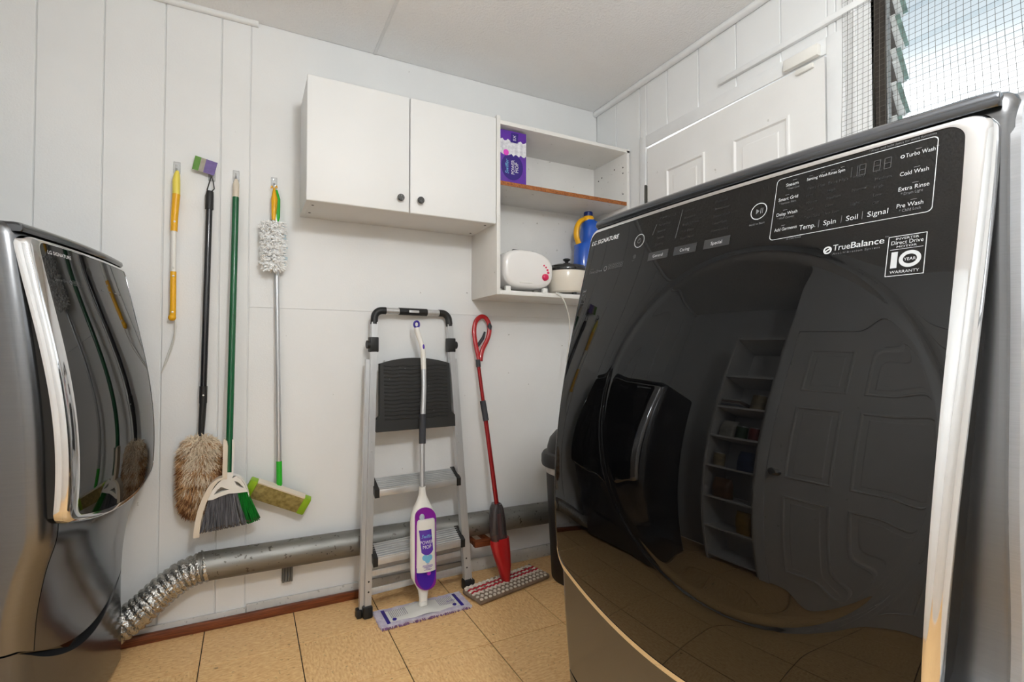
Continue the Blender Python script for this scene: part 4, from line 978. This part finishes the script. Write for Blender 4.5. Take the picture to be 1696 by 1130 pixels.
# body: a paddle outline, widths in px around the centre line
prof = [(806, 5.0), (818, 5.5), (828, 9), (838, 14), (848, 18), (862, 20), (900, 20.2), (940, 20.2), (955, 18.5), (966, 13), (976, 8.5), (990, 6.5), (1004, 6.5)]
V = []; sec = 24
for py, hwp in prof:
    cx_ = 699.5+ (py-806)*.008
    c_ = Vector(mp_(cx_, py)); h_ = (Vector(mp_(cx_+hwp, py))-c_).length; dpt = .024 if 830 < py < 960 else .013
    for k in range(sec):
        a = 2*math.pi*k/sec; ca, sa = math.cos(a), math.sin(a)
        V.append((c_.x+h_*math.copysign(abs(ca)**.75, ca), c_.y+dpt*math.copysign(abs(sa)**.75, sa), c_.z))
F = [(i*sec+k, i*sec+(k+1) % sec, (i+1)*sec+(k+1) % sec, (i+1)*sec+k) for i in range(len(prof)-1) for k in range(sec)]+[tuple(range(sec)), tuple((len(prof)-1)*sec+k for k in range(sec))]
MB().add(V, F).build('body', WHTP, wm, 60)
def mfront(px, py, o): p = mp_(px, py); return (p[0], p[1]-.0245-o, p[2])
def capsule(cx_, y0, y1, hw_, o, n=14):
    pts = [(cx_+hw_*math.cos(a), y0+hw_-hw_*math.sin(a)) for a in np.linspace(0, math.pi, n)]+[(cx_-hw_*math.cos(a), y1-hw_+hw_*math.sin(a)) for a in np.linspace(0, math.pi, n)]
    return [mfront(x_, y_, o) for x_, y_ in pts]
MB().prism(capsule(702, 838, 974, 17.2, .0005), (0, .010, 0)).build('recess_rim', MAGE, wm, 30)
q = [mfront(702+15.5*math.cos(a), 942+1+ (30-14)*0+ 30*math.sin(a)*.98, .002) for a in np.linspace(0, math.pi, 18)]
MB().prism([mfront(717.5, 938, .003)]+q+[mfront(686.5, 938, .003)], (0, .010, 0)).build('tank_base', PURP, wm, 30)
# refill bottle in the recess
V = []; prof = [(857, 12), (859, 14), (866, 15), (900, 15), (942, 15.4)]
for py, hwp in prof:
    c_ = Vector(mfront(702.5, py, 0)); h_ = (Vector(mfront(702.5+hwp, py, 0))-c_).length
    V += [(c_.x+h_*math.cos(a), c_.y-.016*math.sin(a), c_.z) for a in np.linspace(0, math.pi, 20)]
MB().add(V, [(i*20+k, i*20+k+1, (i+1)*20+k+1, (i+1)*20+k) for i in range(len(prof)-1) for k in range(19)]+[tuple(range(20))]).build('refill_bottle', WHTP, wm, 60)
q = Vector(mfront(696, 855, .0)); MB().ball((q.x, q.y, q.z), (.012, .004, .016), 14, 8).build('bottle_valve', mat('pale_grey_valve', (186, 194, 206), .4), wm)
def mlab(dx, dz, o=0):                                             # on the refill bottle's rounded front; metres from its centre
    c_ = Vector(mfront(702.5, 900, 0)); rr_ = .0355; dx = max(-rr_, min(rr_, dx)); return (c_.x+dx, c_.y+.160/1.2*dz-.0165*math.sqrt(max(0, 1-(dx/rr_)**2))-.0008-o, c_.z+dz)
# label: purple top with a rounded lower edge
rows = []
for i in range(13):
    f_ = i/12; row = []
    for k in range(21):
        dx = -.034+.068*k/20; zt_ = .066; zb2 = -.034+.042*(1-math.sqrt(max(0, 1-(dx/.0345)**2))); row.append(mlab(dx, zb2+(zt_-zb2)*f_, .0002))
    rows.append(row)
MB().grid(rows).build('label', PRV, wm, 60)
put_text(MB(), 'POWER', .0135, lambda a, b: mlab(a, .010+b, .0009), .056, True).build('lettering', PRW, wm, 0); put_text(MB(), 'MOP', .0135, lambda a, b: mlab(a, -.008+b, .0009), .036, True).build('lettering', PRW, wm, 0)
q = MB(); put_text(q, 'Swiffer', .0140, lambda a, b: mlab(a, .034+b, .0009), .046, True, .3); q.build('brand_lettering', PRB, wm, 0)
q = MB()
for cx_, cz_, r in ((-.010, -.044, .012), (.010, -.045, .012), (0, -.055, .011)):
    q.add([mlab(cx_+r*math.cos(2*math.pi*k/20), cz_+r*math.sin(2*math.pi*k/20), .0004) for k in range(20)], [tuple(range(20))])
q.build('cloud_print', PRB, wm, 0)
q = MB()
for z_, w_ in ((-.0695, .010), (-.0755, .042), (-.0795, .046), (-.0835, .036), (-.0885, .020), (-.0925, .034)):
    q.grid([[mlab(-w_/2+w_*k/8, z_+j*.0022, .0005) for k in range(9)] for j in (0, 1)])
q.build('small_print', mat('lilac_print', (150, 130, 190), .5), wm, 0)
p = mfront(706, 938+4, .013); ydisc(MB(), p[0], p[2]-.006, .0082, p[1], p[1]+.014).build('spray_button', PINKB, wm)
# foot: neck joint, head plate and cloth pad
pj = Vector(mp_(701, 1002)); MB().tube([tuple(pj+Vector((0, 0, .018))), (pj.x, pj.y, .030)], [.0155, .020], 16).build('swivel', WHTP, wm)
K0 = Vector(fp(612, 1030, .01)); 
pc0 = Vector((.466, 2.080, 0)); pc1 = Vector((.846, 2.086, 0)); pax = (pc1-pc0); pL = pax.length/2; pax.normalize(); pmid = (pc0+pc1)/2
pm = Matrix((pax, Vector((-pax.y, pax.x, 0)), Vector((0, 0, 1)))).transposed().to_4x4(); pm.translation = pmid
def wavy(hx_, hy_, z, n=40, amp=.004, seed=1):
    rg = random.Random(seed); out = []
    for sx_, sy_, k in [(a, b, i) for (a, b) in ((0, -1), (1, 0), (0, 1), (-1, 0)) for i in range(n)]:
        f_ = -1+2*k/n; w_ = rg.uniform(-amp, amp)
        if sy_ == -1: out.append((f_*hx_, -hy_+w_, z))
        elif sx_ == 1: out.append((hx_+w_, f_*hy_, z))
        elif sy_ == 1: out.append((-f_*hx_, hy_+w_, z))
        else: out.append((-hx_+w_, -f_*hy_, z))
    return out
M_ = MB(); M_.m = pm; M_.prism(wavy(pL, .070, .0015), (0, 0, .010)).build('cloth_pad', MICRO, wm, 20)
M_ = MB(); M_.m = pm
for k in range(200):
    sgn = random.choice((-1, 1)); x_ = random.uniform(-pL, pL); M_.tube([(x_, sgn*.069, .007), (x_+random.uniform(-.006, .006), sgn*(.075+random.uniform(0, .006)), .0025)], .0018, 4)
M_.build('cloth_fringe', mat('mauve_fringe', (150, 110, 150), .9, noise=.3, nscale=60), wm, 0, kind='stuff')
rows = []
for i in range(41):
    x_ = -pL+.028+(2*pL-.056)*i/40; rise = .013*math.exp(-(x_/.055)**2); rows.append([(x_, y_, .0125+rise*(1-.4*(y_/.055)**2)+(0 if abs(y_) < .054 else -.004)) for y_ in np.linspace(-.055, .055, 9)])
M_ = MB(); M_.m = pm; M_.grid(rows); M_.build('head_plate', WHTP, wm, 50)
RIBM = mat('grey_lilac_plastic', (176, 168, 178), .5)
for i in range(26):
    x_ = (-1 if i < 13 else 1)*(.070+(i % 13)*.0072)
    if abs(x_) < pL-.05: M_ = MB(); M_.m = pm; M_.box((x_-.0012, -.020, .0128), (x_+.0012, .040, .0140+.013*math.exp(-(x_/.055)**2))); M_.build('head_rib', RIBM, wm, 0)
for sx in (-1, 1):
    M_ = MB(); M_.m = pm; M_.box((sx*(pL-.034)-.007, -.056, .0118), (sx*(pL-.034)+.007, .056, .0150), .003); M_.build('end_strip', INDIGO, wm)
    M_ = MB(); M_.m = pm; M_.lathe([(.0085, .012), (.0085, .0155), (0, .016)], (sx*(pL-.062), -.034, 0), 18); M_.build('stud', INDIGO, wm)
M_ = MB(); M_.m = pm; put_text(M_, 'Swiffer', .012, lambda a, b: (.105+a, -.004+b, .0152), .040, slant=.2); M_.build('head_lettering', PRV, wm, 0)

# ------------------------------------------------------------------ red spray mop
rm = thing('red_spray_mop', 'red flat mop with loop handle and woven striped pad leaning on the wall', 'mop', (1.072, 2.13, 0))
def ry(z): return 2.130+.195*z/1.243
def rp_(px, py):
    k = .195/1.243; d = ray(px, py); s__ = (2.130+k*CAM_H)/(d[1]-k*d[2]); return tuple(_C+d*s__)
def TR(pts, rs, n=14, sq=None): return MB().tube([rp_(*p) for p in pts], rs, n, up=(0, -1, 0), sq=sq)
ring_ = [(794, 598), (791, 585), (787, 565), (785.5, 548), (788, 533), (796, 525), (804, 526.5), (810, 537), (810.5, 550), (807, 563), (800, 577), (797, 588), (796, 598)]
pr = spline([rp_(*p) for p in ring_], 5); MB().tube(pr, .0095, 10, sq=(1.2, .9)).build('loop_handle', REDP, rm)
TR([(791, 573), (800, 560), (803, 550)], [.008, .0085, .005]).build('trigger', DKGREY, rm)
TR([(809.5, 535), (811, 541), (811, 548)], [.008, .0125, .008]).build('handle_inlay', DKGREY, rm)
TR([(792.5, 608), (791.5, 596)], .0115).build('neck_band', DKGREY, rm)
TR([(804.5, 697), (792.5, 606)], .0092).build('upper_pole', REDM, rm)
TR([(805, 697), (799.5, 664)], .0145).build('foam_grip', DKGREY, rm)
TR([(823, 838), (804.5, 696)], .0110).build('lower_pole', REDM, rm)
TR([(826.5, 850), (823, 834)], .0150).build('pole_socket', DKGREY, rm)
V = []; prof = [(834, 5, 8), (842, 9.5, 11.5), (862, 12, 13), (880, 13, 13.5), (897, 11, 14.5)]
def bodyloft(prof, cxf, dep, nm, m_):
    V = []; s2 = 20
    for py, l, r in prof:
        c_ = cxf(py); A2 = Vector(rp_(c_-l, py)); B2 = Vector(rp_(c_+r, py)); C2 = (A2+B2)/2; h_ = (B2-A2).length/2
        V += [(C2.x+h_*math.copysign(abs(math.cos(a))**.8, math.cos(a)), C2.y+dep*math.copysign(abs(math.sin(a))**.8, math.sin(a)), C2.z) for a in [2*math.pi*k/s2 for k in range(s2)]]
    n_ = len(prof); MB().add(V, [(i*s2+k, i*s2+(k+1) % s2, (i+1)*s2+(k+1) % s2, (i+1)*s2+k) for i in range(n_-1) for k in range(s2)]+[tuple(range(s2)), tuple((n_-1)*s2+k for k in range(s2))]).build(nm, m_, rm, 50)
bodyloft(prof, lambda py: 821+(py-834)*.07, .030, 'smoked_tank', SMOKE)
TR([(829.5, 895), (826, 845)], [.0105, .0095]).build('spine', REDP, rm)
bodyloft([(890, 12, 15), (900, 15, 15), (915, 13.5, 14), (935, 9.5, 12), (955, 6, 7), (964, 5, 6)], lambda py: 826.5+(py-890)*.14, .031, 'red_body', REDP)
TR([(837, 968), (836, 958)], [.016, .013]).build('swivel', BLKP, rm)
rc0 = Vector(((.856+.885)/2, 2.075, 0)); rc1 = Vector(((1.270+1.300)/2-.012, 2.165, 0)); rax = rc1-rc0; rL = rax.length/2; rax.normalize(); rmid = (rc0+rc1)/2
rmm = Matrix((rax, Vector((-rax.y, rax.x, 0)), Vector((0, 0, 1)))).transposed().to_4x4(); rmm.translation = rmid
M_ = MB(); M_.m = rmm; M_.box((-rL, -.070, .002), (rL, .070, .026), .010, 3); M_.build('pad_base', mat('dirty_pad', (150, 130, 112), .9, noise=.3, nscale=30), rm)
GRL = mat('cream_loop_yarn', (238, 226, 212), .95, noise=.25, nscale=60); REL = mat('red_loop_yarn', (180, 36, 50), .95); BRL = mat('brown_loop_yarn', (150, 132, 114), .95, noise=.3, nscale=60)
lo_ = {0: MB(), 1: MB(), 2: MB()}
for j in range(10):
    y_ = -.063+j*.014
    for i in range(34):
        x_ = -rL+.008+(2*rL-.016)*(i+(.5 if j % 2 else 0))/34
        if x_ > rL-.006: continue
        zig = y_+.003*(1 if i % 2 else -1)
        if j in (5, 7): cc = 1
        elif j < 4: cc = 2 if (i+j) % 2 else 0
        else: cc = 0 if random.random() > .12 else 2
        M_ = lo_[cc]; M_.m = rmm; M_.ball((x_, zig, .0262), (.0092, .0080, .0046), 6, 4)
lo_[0].build('cream_yarn', GRL, rm, 80, kind='stuff'); lo_[1].build('red_yarn', REL, rm, 80, kind='stuff'); lo_[2].build('brown_yarn', BRL, rm, 80, kind='stuff')

# ------------------------------------------------------------------ bin
bn = thing('swing_top_bin', 'tall black plastic dustbin with domed lid in the corner behind the washer', 'dustbin', (1.445, 2.055, 0))
BCc = (1.445, 2.055, 0)
MB().lathe([(0, .0), (.146, 0), (.150, .006), (.176, .525), (.176, .53)], BCc, 48, caps=False).build('bin_body', BINB, bn)
MB().lathe([(.1765, .505), (.180, .520), (.181, .536), (.178, .538)], BCc, 48, caps=False).build('bag_edge', mat('white_bin_bag', (200, 198, 196), .6, noise=.3, nscale=20), bn)
MB().lathe([(.180, .538), (.196, .540), (.199, .552), (.198, .585), (.190, .598), (.172, .604)], BCc, 48, caps=False).build('lid_collar', BINB, bn)
MB().lathe([(.172, .600), (.170, .625), (.158, .665), (.128, .700), (.08, .722), (0, .730)], BCc, 48, caps=False).build('dome_lid', BINB, bn)

# ================================================================== LEFT SIDE OF THE ROOM (mirrored in the washer glass)
d2 = struct(MB().box((XL-.045, .4225, .008), (XL-.005, 1.1975, 2.057)).build('door_2', DOORW, smooth=0))
for y0, y1 in ((.52, .775), (.855, 1.10)):
    for z0, z1 in ((1.60, 1.92), (.92, 1.48), (.16, .78)): door_panel(y0, y1, z0, z1, XL-.0045, -1, d2, DOORW)
kn = MB().lathe([(.0, 0), (.026, 0), (.026, .006), (.012, .012), (.012, .035), (.026, .045), (.03, .06), (.02, .072), (0, .074)], n=20, caps=False); kn.v = [(XL-.005+z, 1.14+x_, .95+y_) for x_, y_, z in kn.v]; kn.build('door_knob', CHROME, d2)
pu = thing('pantry_shelf_unit', 'tall white open pantry shelf unit standing between the panelled door and the dryer', 'shelf', (-1.23, 1.45, 0))
PX0, PX1, PY0, PY1 = XA+.003, -1.09, 1.275, 1.640
MB().box((PX0, PY0, 0), (PX1, PY0+.016, 2.05)).build('side_panel', MELA, pu); MB().box((PX0, PY1-.016, 0), (PX1, PY1, 2.05)).build('side_panel', MELA, pu)
MB().box((PX0, PY0+.016, .0), (PX0+.006, PY1-.016, 2.05)).build('back_panel', MELA, pu)
SHZ = (.06, .34, .62, .90, 1.17, 1.43, 1.70, 2.03)
for z in SHZ: MB().box((PX0+.006, PY0+.0165, z-.016), (PX1, PY1-.0165, z)).build('shelf', MELA, pu)
def can(x_, y_, z, r, h, m_, label):
    o = thing('food_can', label, 'can', (x_, y_, z), group='cans on the pantry shelves')
    MB().lathe([(0, 0), (r*.96, 0), (r, .004), (r, h-.004), (r*.96, h), (r*.9, h-.003), (0, h-.003)], (x_, y_, z), 20, caps=False).build('can_body', ALUD, o)
    MB().lathe([(r+.0006, .008), (r+.0006, h-.008)], (x_, y_, z), 20, caps=False).build('paper_label', m_, o)
cl = [mat('can_red', (150, 40, 36), .5, noise=.5, nscale=30), mat('can_green', (60, 96, 50), .5, noise=.5, nscale=30), mat('can_tan', (190, 170, 130), .5, noise=.5, nscale=30)]
can(-1.15, 1.345, 1.17, .038, .11, cl[0], 'red labelled food can on the fifth pantry shelf'); can(-1.15, 1.435, 1.17, .038, .11, cl[1], 'green labelled food can on the fifth pantry shelf')
can(-1.16, 1.37, 1.43, .050, .13, cl[2], 'wide tan labelled can on the sixth pantry shelf'); can(-1.15, 1.56, .90, .040, .12, cl[2], 'tan labelled food can on the fourth pantry shelf')
def bag(x0, x1, y0, y1, z, h, m_, label):
    o = thing('food_packet', label, 'packet', ((x0+x1)/2, (y0+y1)/2, z), group='packets on the pantry shelves'); rows = []
    for i, (k, f_) in enumerate(((0, .9), (.05, 1), (.4, 1.02), (.75, .9), (.92, .35), (1, .25))):
        cx_, cy_ = (x0+x1)/2, (y0+y1)/2
        rows.append([(cx_+(x1-x0)/2*f_*math.copysign(abs(math.cos(a))**.6, math.cos(a)), cy_+(y1-y0)/2*(1 if k < .8 else .95)*math.copysign(abs(math.sin(a))**.6, math.sin(a))+.004*math.sin(i*3+a*3), z+h*k) for a in [2*math.pi*q_/24 for q_ in range(25)]])
    MB().grid(rows).build('packet_body', m_, o, 60)
    return o
bag(-1.22, -1.12, 1.31, 1.43, .90, .17, mat('packet_blue', (70, 90, 130), .4, noise=.5, nscale=20), 'blue crinkled food packet on the fourth pantry shelf')
bag(-1.24, -1.13, 1.48, 1.60, 1.17, .15, mat('packet_white', (200, 196, 186), .4, noise=.3, nscale=20), 'whitish food packet on the fifth pantry shelf')
bag(-1.22, -1.12, 1.46, 1.59, .62, .18, mat('packet_brown', (130, 90, 50), .4, noise=.4, nscale=20), 'brown food packet on the third pantry shelf')
bag(-1.22, -1.12, 1.31, 1.42, .34, .20, mat('packet_yellow', (190, 150, 60), .4, noise=.4, nscale=20), 'yellow food packet on the second pantry shelf')
for k in range(5):
    o = thing('folded_cloth', 'thin folded cloth, %s from the bottom of the pantry stack' % ('first', 'second', 'third', 'fourth', 'fifth')[k], 'cloth', (-1.19, 1.55, 1.43+k*.014), group='folded cloths in the pantry')
    MB().box((-1.27, 1.475, 1.43+k*.014), (-1.11, 1.615, 1.4435+k*.014), .005, 2).build('cloth_layer', mat('folded_cloth_%d' % k, ((170, 160, 150), (120, 130, 150), (190, 186, 180), (150, 120, 110), (200, 196, 190))[k], .9, noise=.2, nscale=30), o)
